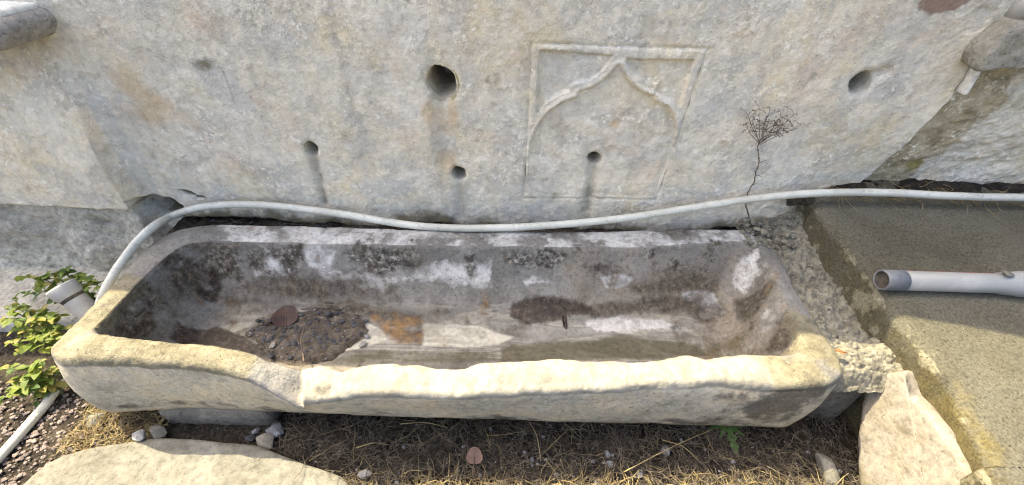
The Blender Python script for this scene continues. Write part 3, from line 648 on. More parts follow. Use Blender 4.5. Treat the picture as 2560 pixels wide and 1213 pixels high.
pale = anyof(rimtop * bW[:, None] * (.56 + .35 * fbm(tx, ty, 0, 5, 3, 155)), stain([(631, 681), (655, 644), (705, 652), (721, 685), (696, 692), (639, 694)], .012),
             stain([(760, 618), (835, 620), (830, 660), (890, 674), (952, 692), (1043, 680), (1150, 640), (1230, 660), (1230, 705), (1043, 706), (911, 718), (820, 706), (765, 660)], .02, .92),
             stain([(1299, 702), (1332, 690), (1378, 702), (1365, 714), (1316, 712)], .010), stain([(1501, 694), (1547, 694), (1588, 702), (1572, 712), (1514, 714)], .010),
             stain([(1703, 735), (1745, 729), (1786, 735), (1790, 751), (1811, 784), (1773, 797), (1741, 793), (1753, 772), (1736, 756), (1708, 743)], .008, 1.1),
             stain([(1444, 805), (1539, 789), (1662, 797), (1736, 822), (1745, 830), (1621, 830), (1497, 834)], .02, .8), stain([(1850, 660), (1890, 640), (1915, 690), (1870, 735), (1830, 720)], .03, .8),
             stain([(1900, 790), (1935, 740), (1950, 770), (1940, 820), (1890, 880), (1860, 880)], .03, .72))
crust = anyof(stain([(486, 611), (643, 611), (754, 620), (767, 665), (729, 681), (688, 648), (643, 657), (606, 694), (540, 690), (490, 644)], .03, .95), stain([(837, 636), (890, 615), (1035, 624), (1043, 652), (1026, 681), (952, 685), (890, 669), (841, 657)], .022),
              stain([(1250, 624), (1374, 624), (1423, 636), (1394, 665), (1332, 673), (1275, 665)], .025), stain([(1150, 625), (1190, 630), (1200, 690), (1165, 690)], .025, .75), stain([(1497, 644), (1621, 620), (1700, 625), (1613, 640), (1514, 660)], .02, .9),
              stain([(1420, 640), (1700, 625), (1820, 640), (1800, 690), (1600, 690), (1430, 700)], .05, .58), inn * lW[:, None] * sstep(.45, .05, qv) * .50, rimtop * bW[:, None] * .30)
brown = anyof(dirt_a, stain([(600, 830), (655, 790), (746, 772), (820, 758), (880, 775), (935, 800), (935, 835), (890, 870), (828, 905), (740, 918), (639, 880)], .05, .85), stain([(631, 698), (725, 694), (779, 685), (812, 714), (787, 743), (705, 747), (639, 735), (606, 714)], .03, 1.0), stain([(240, 835), (300, 755), (390, 655), (470, 612), (500, 650), (560, 705), (500, 760), (430, 800), (425, 850)], .04, .78),
              stain([(787, 756), (870, 747), (923, 764), (985, 776), (1051, 789), (1058, 815), (985, 820), (952, 805), (903, 793), (820, 775)], .014, .95), stain([(1481, 768), (1559, 756), (1621, 735), (1703, 723), (1806, 747), (1827, 789), (1745, 813), (1724, 789), (1621, 784), (1481, 786)], .025, .95),
              stain([(1563, 714), (1621, 706), (1703, 690), (1765, 690), (1806, 715), (1745, 730), (1642, 735), (1580, 733)], .018, 1.0), stain([(1831, 739), (1868, 739), (1918, 698), (1930, 694), (1926, 731), (1901, 772), (1860, 805), (1835, 780)], .014, 1.0),
              stain([(1905, 883), (1942, 822), (1959, 780), (1996, 809), (1992, 842), (1959, 883), (1926, 890)], .012, 1.0), stain([(1420, 700), (1600, 660), (1800, 650), (1840, 700), (1840, 790), (1600, 740), (1440, 740)], .06, .60),
              stain([(500, 770), (700, 745), (800, 756), (700, 790), (560, 800)], .03, .6), stain([(1180, 735), (1270, 730), (1285, 790), (1200, 800)], .04, .35))
dark = anyof(stain([(1283, 764), (1324, 747), (1386, 739), (1448, 751), (1481, 768), (1481, 784), (1431, 793), (1386, 805), (1353, 809), (1308, 813), (1279, 789)], .016, 1.0), bl(540, 702, .022, .026, 0, .9), bl(520, 737, .026, .014, .3, .85),
             stain([(416, 813), (449, 813), (540, 817), (622, 842), (664, 871), (746, 912), (540, 870), (420, 842)], .012, .85), stain([(622, 830), (655, 797), (688, 806), (746, 780), (820, 764), (861, 780), (911, 800), (923, 826), (890, 858), (849, 884), (828, 900), (758, 915), (705, 900), (639, 868)], .012, .85))
mossm = anyof(stain([(1250, 866), (1374, 852), (1481, 850), (1539, 836), (1662, 846), (1745, 863), (1770, 888), (1621, 900), (1250, 905)], .018, .95), stain([(1000, 880), (1250, 872), (1250, 910), (900, 915)], .018, .6), stain([(1740, 830), (1860, 820), (1900, 885), (1760, 890)], .05, .62), stain([(849, 884), (960, 872), (1060, 880), (960, 910), (800, 918)], .02, .7))
rustm = anyof(stain([(930, 792), (985, 822), (1055, 828), (1052, 862), (993, 857), (962, 832)], .022, .95), stain([(985, 776), (1051, 789), (1059, 830), (985, 830), (965, 805)], .03, .55))
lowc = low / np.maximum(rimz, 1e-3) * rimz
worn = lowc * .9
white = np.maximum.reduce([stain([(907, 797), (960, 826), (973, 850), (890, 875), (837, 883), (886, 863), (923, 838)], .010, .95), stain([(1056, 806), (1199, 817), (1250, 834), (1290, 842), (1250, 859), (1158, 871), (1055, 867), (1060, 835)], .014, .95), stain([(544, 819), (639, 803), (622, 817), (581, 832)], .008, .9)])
leftrim = np.maximum(fW * (1 - sstep(-.72, -.62, O_[:, 0])), lW); rightend = np.maximum(rW * sstep(-.45, -.5, O_[:, 1]), fW * sstep(.62, .80, O_[:, 0]))
yellow = rimtop * np.maximum(leftrim * sstep(-.30, -.42, O_[:, 1]), rightend)[:, None] * .85
yellow = np.maximum(yellow, rimz * np.maximum(leftrim * sstep(-.30, -.42, O_[:, 1]), rightend)[:, None] * .75) * (1 - worn * .2)
outer = ((kind == 1) * sstep(1.02, .90, qv) + (kind == 0)) * .95
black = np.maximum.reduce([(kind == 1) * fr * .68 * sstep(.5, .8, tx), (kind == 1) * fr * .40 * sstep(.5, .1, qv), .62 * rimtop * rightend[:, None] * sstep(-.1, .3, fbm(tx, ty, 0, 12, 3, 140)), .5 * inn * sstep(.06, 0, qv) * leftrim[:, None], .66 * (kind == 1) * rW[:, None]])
Fi = grid_faces(NT, NR, True)
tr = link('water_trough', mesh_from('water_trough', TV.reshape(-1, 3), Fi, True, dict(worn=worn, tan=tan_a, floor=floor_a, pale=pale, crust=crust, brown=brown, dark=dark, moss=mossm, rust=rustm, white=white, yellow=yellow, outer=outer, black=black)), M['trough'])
tag(tr, 'long hollowed marble water trough with chipped front rim and stained inside', 'trough')

# ================================================================ concrete platform on the right
def pz(y): return .50 + .155 * np.clip(y, -1.4, .1)          # its surface falls away from the wall
def on_slab(px, py, up=0.0):
    z = .45
    for _ in range(25): p = onz(px, py, z); z = pz(p[1]) + up
    return p
ed = np.array([on_slab(*p)[:2] for p in [(2000, 462), (2030, 500), (2135, 640), (2240, 790), (2370, 960), (2440, 1080), (2500, 1213)]])
ed = np.vstack([[ed[0] + (ed[0] - ed[1]) * 1.5], ed, [ed[-1] + (ed[-1] - ed[-2]) * .6], [ed[-1][0] - .05, -2.2]])
E2 = resample(catmull(ed, 300), 420)
E2[:, 0] += .006 * fbm(E2[:, 1], E2[:, 1] * 0, E2[:, 1] * 0, 6, 3, 201)
prof = [(2.5, 0), (1.6, 0), (1.0, 0)] + [(v, 0) for v in np.arange(.9, .04, -.012)] + [(.03, -.0005), (.022, -.002), (.014, -.005), (.007, -.010), (.002, -.017)] + [(-.004 * q, -.017 - .50 * q) for q in np.linspace(.02, 1, 50)]
PV = np.zeros((len(E2), len(prof), 3))
for j, (dx, dz) in enumerate(prof):
    PV[:, j, 0] = E2[:, 0] + dx; PV[:, j, 1] = E2[:, 1]; PV[:, j, 2] = pz(E2[:, 1]) + dz
qx, qy, qz = PV[..., 0].copy(), PV[..., 1].copy(), PV[..., 2].copy()
arr = np.array([p[0] for p in prof])[None, :] + 0 * qx
PV[..., 2] += .004 * fbm(qx, qy, 0, 3, 3, 211) + .0012 * fbm(qx, qy, 0, 40, 3, 212)
chipn = sstep(.1, .4, fbm(qx * .3, qy, qz * .3, 9, 3, 213)) * np.exp(-((arr - .004) / .02) ** 2); PV[..., 2] -= .008 * chipn; PV[..., 0] += .006 * chipn
side = sstep(.006, 0, arr); PV[..., 0] += side * (.006 * fbm(qx, qy, qz, 10, 3, 214) + .003 * fbm(qx, qy, qz, 40, 2, 215))
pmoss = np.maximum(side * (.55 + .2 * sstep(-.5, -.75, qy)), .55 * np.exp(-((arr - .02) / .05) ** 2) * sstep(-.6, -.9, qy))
plich_sun = side * .62 * sstep(-.52, -.72, qy) + .5 * np.exp(-((arr - .01) / .03) ** 2) * sstep(-.6, -.9, qy) * (side < .5)  # yellow lichen that also paints golden sunlight on the front of the side
pchip = .55 * np.exp(-((arr - .004) / .006) ** 2)
plat = empty('concrete_platform', (1.6, -.6, 0)); tag(plat, 'raised rough concrete platform to the right of the trough', 'platform')
def child(o, p): o.parent = p; o.matrix_parent_inverse = Matrix.Translation(p.location).inverted(); return o
child(link('slab', mesh_from('slab', PV.reshape(-1, 3), grid_faces(len(E2), len(prof)), True, dict(moss=pmoss, chip=pchip, lichen=plich_sun)), M['concrete']), plat)
# crumbly mortar fillet between trough and platform
NMU, NMV = 420, 84; yy = np.linspace(.03, -.665, NMU); MV = np.zeros((NMU, NMV, 3))
ro = np.array(sorted(np.vstack([sides_o[1], sides_o[2][:1]]).tolist(), key=lambda p: p[1]))
for i, y in enumerate(yy):
    xl = np.interp(y, [-.68, -.60, -.55, -.35, -.1, .03], [.925, .90, .90, .905, .90, .86]); xr = np.interp(-y, -E2[:, 1], E2[:, 0]) + .012
    zl = np.interp(y, [-.67, -.63, -.58, -.5, 0], [.24, .31, .335, .335, .335]); zr = np.interp(y, [-.67, -.62, -.55, -.47, -.36, -.22, -.06, .03], [.26, .312, .312, .295, .318, .347, .40, .43])
    t = np.linspace(0, 1, NMV); MV[i, :, 0] = xl + (xr - xl) * t; MV[i, :, 1] = y; MV[i, :, 2] = zl + (zr - zl) * t ** 1.3
mx_, my_ = MV[..., 0].copy(), MV[..., 1].copy()
MV[..., 2] += .016 * fbm(mx_, my_, 0, 14, 4, 221) + .020 * np.abs(fbm(mx_, my_, 0, 36, 2, 222)) + .010 * np.abs(fbm(mx_, my_, 3, 85, 2, 224)) - .006; MV[..., 0] += .006 * fbm(mx_, my_, 5, 30, 3, 223)
child(link('mortar_joint', mesh_from('mortar_joint', MV.reshape(-1, 3), grid_faces(NMU, NMV), True), M['mortar']), plat)

# ================================================================ stones on the ground
P = zxy([(30, 1225), (118, 1142), (230, 1112), (300, 1106), (380, 1090), (440, 1092), (520, 1098), (640, 1108), (720, 1140), (850, 1180), (890, 1225)], .04)
P = np.vstack([P, [(-.45, -1.25), (-1.4, -1.25)]])
tag(rough_solid('flat_stone', P, -.03, .030, M['flat'], None, .009, 301, bev=.006, scale=7), 'flat pale dusty stone slab on the ground at the lower left', 'stone')
tag(rough_solid('footing_stone', [(-2.3, -.33), (-1.95, -.36), (-1.6, -.31), (-1.40, -.22), (-1.36, .0), (-2.3, .0)], -.03, .055, M['rubble'], None, .012, 305, bev=.02), 'low grey footing stone along the wall behind the weeds', 'stone')
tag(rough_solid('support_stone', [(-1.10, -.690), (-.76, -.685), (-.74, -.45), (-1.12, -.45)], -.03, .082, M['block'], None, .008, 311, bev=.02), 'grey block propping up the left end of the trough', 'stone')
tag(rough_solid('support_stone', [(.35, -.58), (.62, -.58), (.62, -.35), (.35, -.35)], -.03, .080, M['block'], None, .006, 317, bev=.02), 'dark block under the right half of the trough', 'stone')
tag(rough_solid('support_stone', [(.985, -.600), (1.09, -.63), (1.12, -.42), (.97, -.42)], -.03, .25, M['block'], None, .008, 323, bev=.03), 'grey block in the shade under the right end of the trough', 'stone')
# big pale stone leaning against the platform's foot
bl_ = [onx(px, py, x) for px, py, x in ((2150, 1213, 1.05), (2138, 1110, 1.05), (2150, 1010, 1.055), (2168, 946, 1.06), (2215, 928, 1.085), (2268, 922, 1.11), (2290, 985, 1.118), (2380, 1085, 1.118), (2450, 1213, 1.105))]
def boulder():
    ring = np.array(bl_ + [np.array([1.09, -1.25, .25]), np.array([1.05, -1.25, -.02]), np.array([1.05, -.90, -.02])]); n_ = 140
    loop = resample(np.vstack([ring, ring[:1]]), n_ + 1)[:-1]; cen = loop.mean(0); rows = []
    for s, dx, dz in ((.93, .16, -.06), (1.0, .07, -.03), (1.0, .025, -.012), (.995, .008, -.003)): rows.append(cen + (loop - cen) * s + np.array([dx, 0, dz]))
    for s in (.965, .92, .85, .77, .68, .58, .48, .38, .28, .18, .08, .002): rows.append(cen + (loop - cen) * s + np.array([-.010 * (1 - s), 0, 0]))
    Vv = np.stack(rows, 1); A_ = np.c_[np.ones(n_), loop[:, 1], loop[:, 2]]; cf = np.linalg.lstsq(A_, loop[:, 0], rcond=None)[0]
    pln = cf[0] + cf[1] * Vv[..., 1] + cf[2] * Vv[..., 2]; k4 = np.arange(Vv.shape[1]) >= 4
    Vv[..., 0] = np.where(k4[None, :], np.minimum(.92 * pln + .08 * Vv[..., 0], 1.112) - .004, Vv[..., 0]); B0 = Vv.copy()
    for ax in range(3): Vv[..., ax] += .006 * fbm(B0[..., 0], B0[..., 1], B0[..., 2], 8, 4, 331 + 31 * ax)
    return link('boulder', mesh_from('boulder', Vv.reshape(-1, 3), grid_faces(n_, len(rows), True)), M['boulder'])
tag(boulder(), 'large pale smooth stone set against the foot of the concrete platform', 'stone')

def chip(name, px, py, z, size, mat, label, seed, flat=.6, group=None, sy=1.0, cat='stone', p=None):
    bm = bmesh.new(); rr = random.Random(seed)
    for k in range(17):
        v_ = Vector((rr.gauss(0, 1), rr.gauss(0, 1), rr.gauss(0, 1))).normalized() * rr.uniform(.40, .56); bm.verts.new(v_)
    bmesh.ops.convex_hull(bm, input=bm.verts[:]); bmesh.ops.delete(bm, geom=[v for v in bm.verts if not v.link_faces], context='VERTS')
    bmesh.ops.bevel(bm, geom=bm.edges[:], offset=.035, segments=1, affect='EDGES')
    for v in bm.verts: v.co = Vector((v.co.x * size * 1.25, v.co.y * size * sy, v.co.z * size * flat))
    me = bpy.data.meshes.new(name); bm.to_mesh(me); bm.free(); me.polygons.foreach_set('use_smooth', np.full(len(me.polygons), False, bool))
    o = link(name, me, mat); q = onz(px, py, z) if p is None else p
    o.location = (q[0], q[1], q[2] + size * flat * .28); o.rotation_euler = (rr.uniform(-.3, .3), rr.uniform(-.3, .3), rr.uniform(0, 6))
    if label: tag(o, label, cat, group)
    return o
CH = [(692, 1080, .0, .055, 'pebble', 'light grey angular stone upright in the shade near the flat slab'), (664, 1108, .01, .060, 'boulder', 'olive grey wedge of stone on the edge of the pale slab'),
      (690, 1062, .0, .030, 'pebble_dark', 'dark pebble just behind the light grey angular stone'), (628, 1098, .0, .028, 'pebble_dark', 'dark pebble left of the olive stone wedge'), (640, 1080, .0, .022, 'pebble', 'small grey pebble beside the support block'),
      (352, 1095, .03, .042, 'pebble_pale', 'pale sunlit pebble on the back edge of the flat slab'), (398, 1084, .02, .050, 'flat', 'tan stone lump beside the support block'), (240, 1055, .0, .060, 'flat', 'tilted brown stone shard by the trough foot'),
      (1662, 1130, .0, .034, 'pebble', 'grey stone half buried in shaded soil left of the green weed'), (1518, 1138, .0, .022, 'pebble', 'upper of two small grey stones at the shadow edge'), (1524, 1162, .0, .024, 'pebble', 'lower of two small grey stones at the shadow edge'),
      (915, 1190, .0, .040, 'pebble_pale', 'white stone at the tip of the flat slab'), (1600, 1186, .0, .026, 'pebble_pale', 'small cream stone lying in sunlit straw'), (2058, 1180, .0, .085, 'flat', 'pale rounded stone at the lower right among straw'),
      (970, 1135, .0, .016, 'pebble', 'tiny grey stone left of the round tan leaf'), (1330, 1150, .0, .018, 'pebble', 'tiny grey stone right of the round tan leaf'), (1770, 1075, .0, .014, 'pebble_pale', 'tiny pale stone beside the green weed')]
for k, (px, py, z, s, m, l) in enumerate(CH): chip('stone', px, py, z, s, M[m], l, 40 + k, .75, 'loose stones on the ground')

# ================================================================ hose
hp = [np.array(p) for p in [(-1.52, -1.30, .03), (-1.515, -1.0, .022), onz(0, 1140, .02), onz(110, 1018, .02), onz(155, 962, .025)]]
hp += [np.array([-1.44, -.50, .05]), np.array([-1.40, -.47, .15]), np.array([-1.35, -.42, .27])]
hp += [onx(284, 688, -1.325), onx(312, 645, -1.315), onx(343, 604, -1.295), onx(385, 565, -1.265)]
for (px, py, y) in ((430, 540, -.075), (490, 520, -.06), (560, 512, -.045), (640, 511, -.040), (720, 517, -.045), (800, 527, -.055), (870, 537, -.066), (960, 553, -.085), (1040, 563, -.098), (1130, 569, -.104), (1200, 570, -.106), (1300, 567, -.102), (1400, 560, -.092), (1500, 551, -.082), (1600, 539, -.07), (1700, 523, -.058), (1800, 507, -.055), (1880, 496, -.058), (1960, 488, -.062), (2050, 482, -.064), (2150, 481, -.063), (2250, 483, -.062), (2350, 488, -.064), (2450, 491, -.062), (2560, 494, -.06)):
    hp.append(ony(px, py, y))
hp.append(hp[-1] + np.array([.6, 0, 0]))
hc = resample(catmull(hp, 700), 420); hc[:, 2] += .0022 * fbm(hc[:, 0], hc[:, 1], 0, 5, 2, 601); hc[:, 1] -= .002 * (1 + fbm(hc[:, 0], hc[:, 1], 0, 6, 2, 602)); Vh, Fh = tube(hc, .0136, 20)
hose = link('hose', mesh_from('hose', Vh, Fh), M['hose']); tag(hose, 'long white plastic hose curving along the wall behind the trough', 'hose')

# ================================================================ grey waste pipe on the platform
def ringtube(stations, nseg=32):
    """open lathe about +x: list of (x, r)"""
    V_, F_ = [], []
    for x, r in stations:
        for a in np.linspace(0, 2 * math.pi, nseg, endpoint=False): V_.append((x, r * math.cos(a), r * math.sin(a)))
    for k in range(len(stations) - 1):
        for a in range(nseg):
            b_ = (a + 1) % nseg; F_.append((k * nseg + a, (k + 1) * nseg + a, (k + 1) * nseg + b_, k * nseg + b_))
    return V_, F_
rr_ = .0300; p0 = on_slab(2203, 700, .031); p1 = on_slab(2556, 711, .031); dvec = p1 - p0; L_ = float(np.hypot(dvec[0], dvec[1]))
pv = empty('waste_pipe', (p0[0], p0[1], p0[2] + .0005)); pv.rotation_euler = (0, 0, math.atan2(dvec[1], dvec[0]))
tag(pv, 'grey plastic waste pipe with red line lying on the concrete platform', 'pipe')
k_ = L_ / 353.0
def pc(name, st, mat, smooth=True):
    v_, f_ = ringtube(st); return link(name, mesh_from(name, v_, f_, smooth), mat, pv)
pc('collar', [(.062, rr_ - .004), (0, rr_ - .004), (0, rr_), (.006, rr_ + .001), (.062, rr_ + .001), (.0621, rr_ - .004)], M['pvc_dark'])
pc('dirt_plug', [(.001, rr_ - .0042), (.012, rr_ - .006), (.018, rr_ * .6), (.015, rr_ * .3), (.020, .001)], M['pvc_in'])
xs = L_ * .80
pc('tube', [(.0622, rr_ - .003), (.0622, rr_), (xs, rr_), (xs + .02, rr_ + .004), (xs + .05, rr_ + .006)], M['pvc'])
pc('socket', [(xs + .05, rr_ + .006), (xs + .07, rr_ + .009), (xs + .10, rr_ + .009), (xs + .103, rr_ + .006), (xs + .50, rr_ + .006), (xs + .5001, .001)], M['pvc'])
v_, f_ = [], []
for x in np.linspace(.07, xs, 30):
    for a in (1.02, 1.09): v_.append((x, math.cos(a) * (rr_ + .0007) , math.sin(a) * (rr_ + .0007)))
f_ = [(2 * i, 2 * i + 2, 2 * i + 3, 2 * i + 1) for i in range(29)]
link('red_line', mesh_from('red_line', v_, f_), M['red'], pv)
q = on_slab(2522, 668, .085)
chip('stone', 0, 0, 0, .032, M['flat'], 'small pale lump sitting on the far end of the grey pipe', 77, .55, None, 1.0, 'stone', (q[0], q[1] - .012, p0[2] + rr_ + .005))

# white pipe end standing in the weeds on the left
a = onx(150, 716, -1.47); bdir = Vector((.20, -.10, -.28)).normalized()
wp = empty('drain_pipe', tuple(a)); tag(wp, 'short white plastic pipe end tilted among the green weeds', 'pipe')
wp.rotation_euler = bdir.to_track_quat('X', 'Z').to_euler()
for nm, st, mt in (('tube', [(.03, .034), (.04, .032), (.36, .032)], 'pvc_white'), ('socket', [(.03, .030), (0, .034), (0, .040), (.006, .041), (.03, .040), (.045, .033)], 'pvc_white'), ('inside', [(.001, .0345), (.10, .030), (.1001, .001)], 'pvc_in')):
    v_, f_ = ringtube(st); link(nm, mesh_from(nm, v_, f_), M[mt], wp)
# pale pipe stub at the upper right corner
st0 = ony(2535, 45, -.10); s1 = ony(2600, -40, -.10)
v_, f_ = tube([st0, (st0 + s1) / 2, s1], .022, 18); tag(link('pipe_stub', mesh_from('pipe_stub', v_, f_), M['pvc_white']), 'pale pipe end on the mossy stone at the upper right corner', 'pipe')

# ================================================================ plants
def leaf_mesh(name, L=.034, W=.022, seed=0, fold=.25, lobes=0):
    rr = random.Random(seed); rows = []; nl = 9
    for k in range(nl):
        t = k / (nl - 1); wd = W * .5 * (math.sin(math.pi * t ** .8) ** .8 if 0 < t < 1 else 0) * (1 + .12 * rr.uniform(-1, 1))
        if lobes: wd *= .55 + .45 * abs(math.sin(t * math.pi * lobes))
        rows.append((t * L, wd, -.25 * L * t * t))
    V_ = []; F_ = []
    for x, wd, z in rows: V_ += [(x, -wd, z + wd * fold), (x, 0, z), (x, wd, z + wd * fold)]
    for k in range(nl - 1):
        b_ = 3 * k; F_ += [(b_, b_ + 3, b_ + 4, b_ + 1), (b_ + 1, b_ + 4, b_ + 5, b_ + 2)]
    return mesh_from(name, V_, F_)
LEAF = [leaf_mesh('leaf', .034 + .004 * k, .024 + .003 * (k % 3), k) for k in range(5)]
for l_ in LEAF: l_.materials.append(M['leaf'])
LEAFY = [l_.copy() for l_ in LEAF]; M['leaf_yellow'] = mat_leaf('yellowing_leaf', (.30, .30, .06), (.38, .33, .10), .45)
for l_ in LEAFY: l_.materials.clear(); l_.materials.append(M['leaf_yellow'])
LEAFD = [l_.copy() for l_ in LEAF]
for l_ in LEAFD: l_.materials.clear(); l_.materials.append(M['leaf_dark'])
def weed(loc, tips, label, seed, dark=.3, nlf=13, size=.72):
    root = empty('weed', loc); tag(root, label, 'weed', 'green weeds by the left end of the trough'); rr = random.Random(seed); L0 = np.array(loc)
    for (px, py, yy_) in tips:
        e = ony(px, py, yy_) - L0; n_ = 9; mid_p = e * .45 + np.array([0, 0, .05 + .2 * abs(e[2])])
        path = catmull([np.zeros(3), mid_p, e], n_)
        v_, f_ = tube(path, np.linspace(.0026, .001, n_), 6); link('stem', mesh_from('stem', v_, f_), M['stem'], root)
        for k in range(nlf):
            t = min(.999, .22 + .80 * (k + rr.random()) / nlf); i = min(n_ - 2, int(t * (n_ - 1))); p = path[i] + (path[i + 1] - path[i]) * (t * (n_ - 1) - i)
            me = rr.choice(LEAFD if rr.random() < dark else (LEAFY if rr.random() < .22 else LEAF)); lf = link('leaf', me, None, root); s = rr.uniform(.5, 1.35) * (1.1 - .3 * t) * size
            lf.location = p; lf.rotation_euler = (rr.uniform(-.5, .5), rr.uniform(-.6, .2), rr.uniform(0, 6.283)); lf.scale = (s, s, s)
    return root
weed((-1.62, -.27, .0), [(50, 690, -.27), (85, 715, -.30), (120, 685, -.27), (165, 672, -.27), (195, 690, -.28), (230, 700, -.30), (252, 715, -.31), (60, 735, -.28), (215, 735, -.33), (175, 705, -.24)], 'tall green weed behind and around the white pipe end', 5, .4, 24)
weed((-1.60, -.44, .0), [(5, 800, -.44), (30, 830, -.46), (60, 800, -.43), (90, 790, -.42), (110, 830, -.45), (75, 850, -.48), (20, 860, -.49), (130, 800, -.42), (10, 770, -.40), (60, 765, -.38), (110, 770, -.38), (150, 790, -.42), (30, 745, -.35), (140, 850, -.48), (110, 885, -.52), (40, 890, -.52), (165, 825, -.45)], 'sunlit yellow-green weed in front of the white pipe end', 6, .05, 18)
weed((-1.50, -.60, .0), [(10, 920, -.57), (40, 950, -.60), (80, 930, -.57), (110, 960, -.59), (60, 985, -.63), (120, 1000, -.62), (20, 975, -.62), (100, 905, -.55), (145, 930, -.56), (5, 1000, -.66), (90, 1010, -.64)], 'low green weed over the hose by the trough corner', 7, .2, 19)

# dead plant on the wall
dp = [ony(*p) for p in [(1872, 545, -.05), (1866, 515, -.046), (1868, 490, -.04), (1884, 455, -.034), (1892, 425, -.034), (1898, 395, -.034), (1894, 372, -.034), (1904, 345, -.036)]]
root = empty('dead_plant', tuple(dp[0])); tag(root, 'dry brown dead plant with seed heads standing against the wall', 'plant'); D0 = np.array(dp[0])
path = catmull([p - D0 for p in dp], 60); path[:, 0] += .0018 * np.sin(np.arange(60) * .55) + .001 * np.sin(np.arange(60) * 1.3)
v_, f_ = tube(path, np.linspace(.0028, .0013, 60), 6); link('stem', mesh_from('stem', v_, f_), M['twig'], root)
rr = random.Random(3); tips = [(1868, 282), (1880, 300), (1868, 320), (1900, 275), (1915, 290), (1928, 270), (1942, 300), (1955, 285), (1985, 285), (2000, 295), (1975, 312), (1995, 320), (1950, 325), (1920, 310)]
def seedball(B, c, r):
    bm = bmesh.new(); bmesh.ops.create_icosphere(bm, subdivisions=1, radius=r); B.add([v.co + Vector(c) for v in bm.verts], [[v.index for v in f.verts] for f in bm.faces]); bm.free()
for k, (px, py) in enumerate(tips):
    t0 = path[-1 - rr.randrange(0, 8)]; t1 = ony(px, py, -.04 - .03 * rr.random()) - D0; mid = (t0 + t1) / 2 + np.array([rr.uniform(-.01, .01), rr.uniform(-.01, .0), .004])
    cv = catmull([t0, mid, t1], 10); v_, f_ = tube(cv, np.linspace(.0011, .0005, 10), 5); br = link('branch', mesh_from('branch', v_, f_), M['twig'], root); B = Bag()
    for j in range(9):
        s = cv[rr.randrange(4, 10)]; e = s + np.array([rr.uniform(-.028, .028), rr.uniform(-.012, .012), rr.uniform(-.014, .026)])
        v_, f_ = tube([s, (s + e) / 2 + .002, e], .0005, 4); B.add(v_, f_); seedball(B, e, rr.uniform(.0016, .0028))
    tag(B.build('seed_heads', M['twig'], br), kind='stuff')
for k in range(12):
    i = rr.randrange(6, 50); s = path[i]; e = s + np.array([rr.uniform(-.02, .02), rr.uniform(-.012, 0), rr.uniform(-.005, .02)])
    v_, f_ = tube([s, (s + e) / 2 + .002, e], [.0012, .0009, .0006], 4); link('twig', mesh_from('twig', v_, f_), M['twig'], root)

# small green weed in the shade before the trough
LW = [leaf_mesh('leaf', .062, .022, 20 + k, .15, 4) for k in range(3)]
for l_ in LW: l_.materials.append(M['leaf_weed'])
wq = onz(1815, 1072, .01); root = empty('weed', (wq[0], wq[1], .01)); tag(root, 'small green toothed weed in the shade before the trough', 'weed')
for k, (a_, s, tl) in enumerate([(.1, 1.0, -.15), (.7, .8, -.3), (2.6, .9, -.2), (3.2, 1.0, -.1), (-1.5, 1.5, .05), (-.5, .9, -.1), (3.9, .8, -.05), (-2.4, .8, 0), (1.5, .6, -.5)]):
    lf = link('leaf', LW[k % 3], None, root); lf.rotation_euler = (0, tl, a_); lf.scale = (s, s, s); lf.location = (0, 0, .015)

# ================================================================ fallen leaves
def flat_leaf(px, py, z, r, mat, label, seed, sx=1.0, tilt=(0, 0, 0), stem=0.0, p=None):
    rr = random.Random(seed); n_ = 26; V_ = [(0, 0, .001)]; F_ = []
    for ring in (.5, 1.0):
        for k in range(n_):
            a_ = 2 * math.pi * k / n_; q_ = r * ring * (1 + .06 * math.sin(3 * a_ + seed) + .04 * rr.uniform(-1, 1)); V_.append((q_ * math.cos(a_) * sx, q_ * math.sin(a_), .16 * q_ * abs(math.cos(a_)) + .05 * r * ring ** 2 * math.sin(3 * a_ + seed)))
    for k in range(n_):
        b_ = (k + 1) % n_; F_ += [(0, 1 + k, 1 + b_), (1 + k, 1 + n_ + k, 1 + n_ + b_, 1 + b_)]
    root = empty('fallen_leaf', tuple(onz(px, py, z)) if p is None else p); root.rotation_euler = tilt; tag(root, label, 'leaf', 'fallen leaves')
    o = link('blade', mesh_from('blade', V_, F_, False), mat, root)
    v_, f_ = tube([(0, -r, .002), (0, 0, .0022), (0, r * .95, .002)], [.0012, .001, .0005], 5); link('midrib', mesh_from('midrib', v_, f_), M['twig'], root)
    if stem:
        v_, f_ = tube([(0, -r * .9, .001), (.003, -r - stem * .5, -.002), (-.004, -r - stem, -.006)], [.0013, .001, .0008], 5); link('stalk', mesh_from('stalk', v_, f_), mat, root)
    return root
flat_leaf(1186, 1140, .045, .024, M['leaf_tan'], 'round tan fallen leaf on a stalk in front of the trough', 3, 1.0, (.6, 0, -.05), .04)
flat_leaf(2102, 880, .355, .016, M['leaf_orange'], 'tiny orange leaf on the mortar by the trough corner', 6, .45, (.1, .1, 1.35))

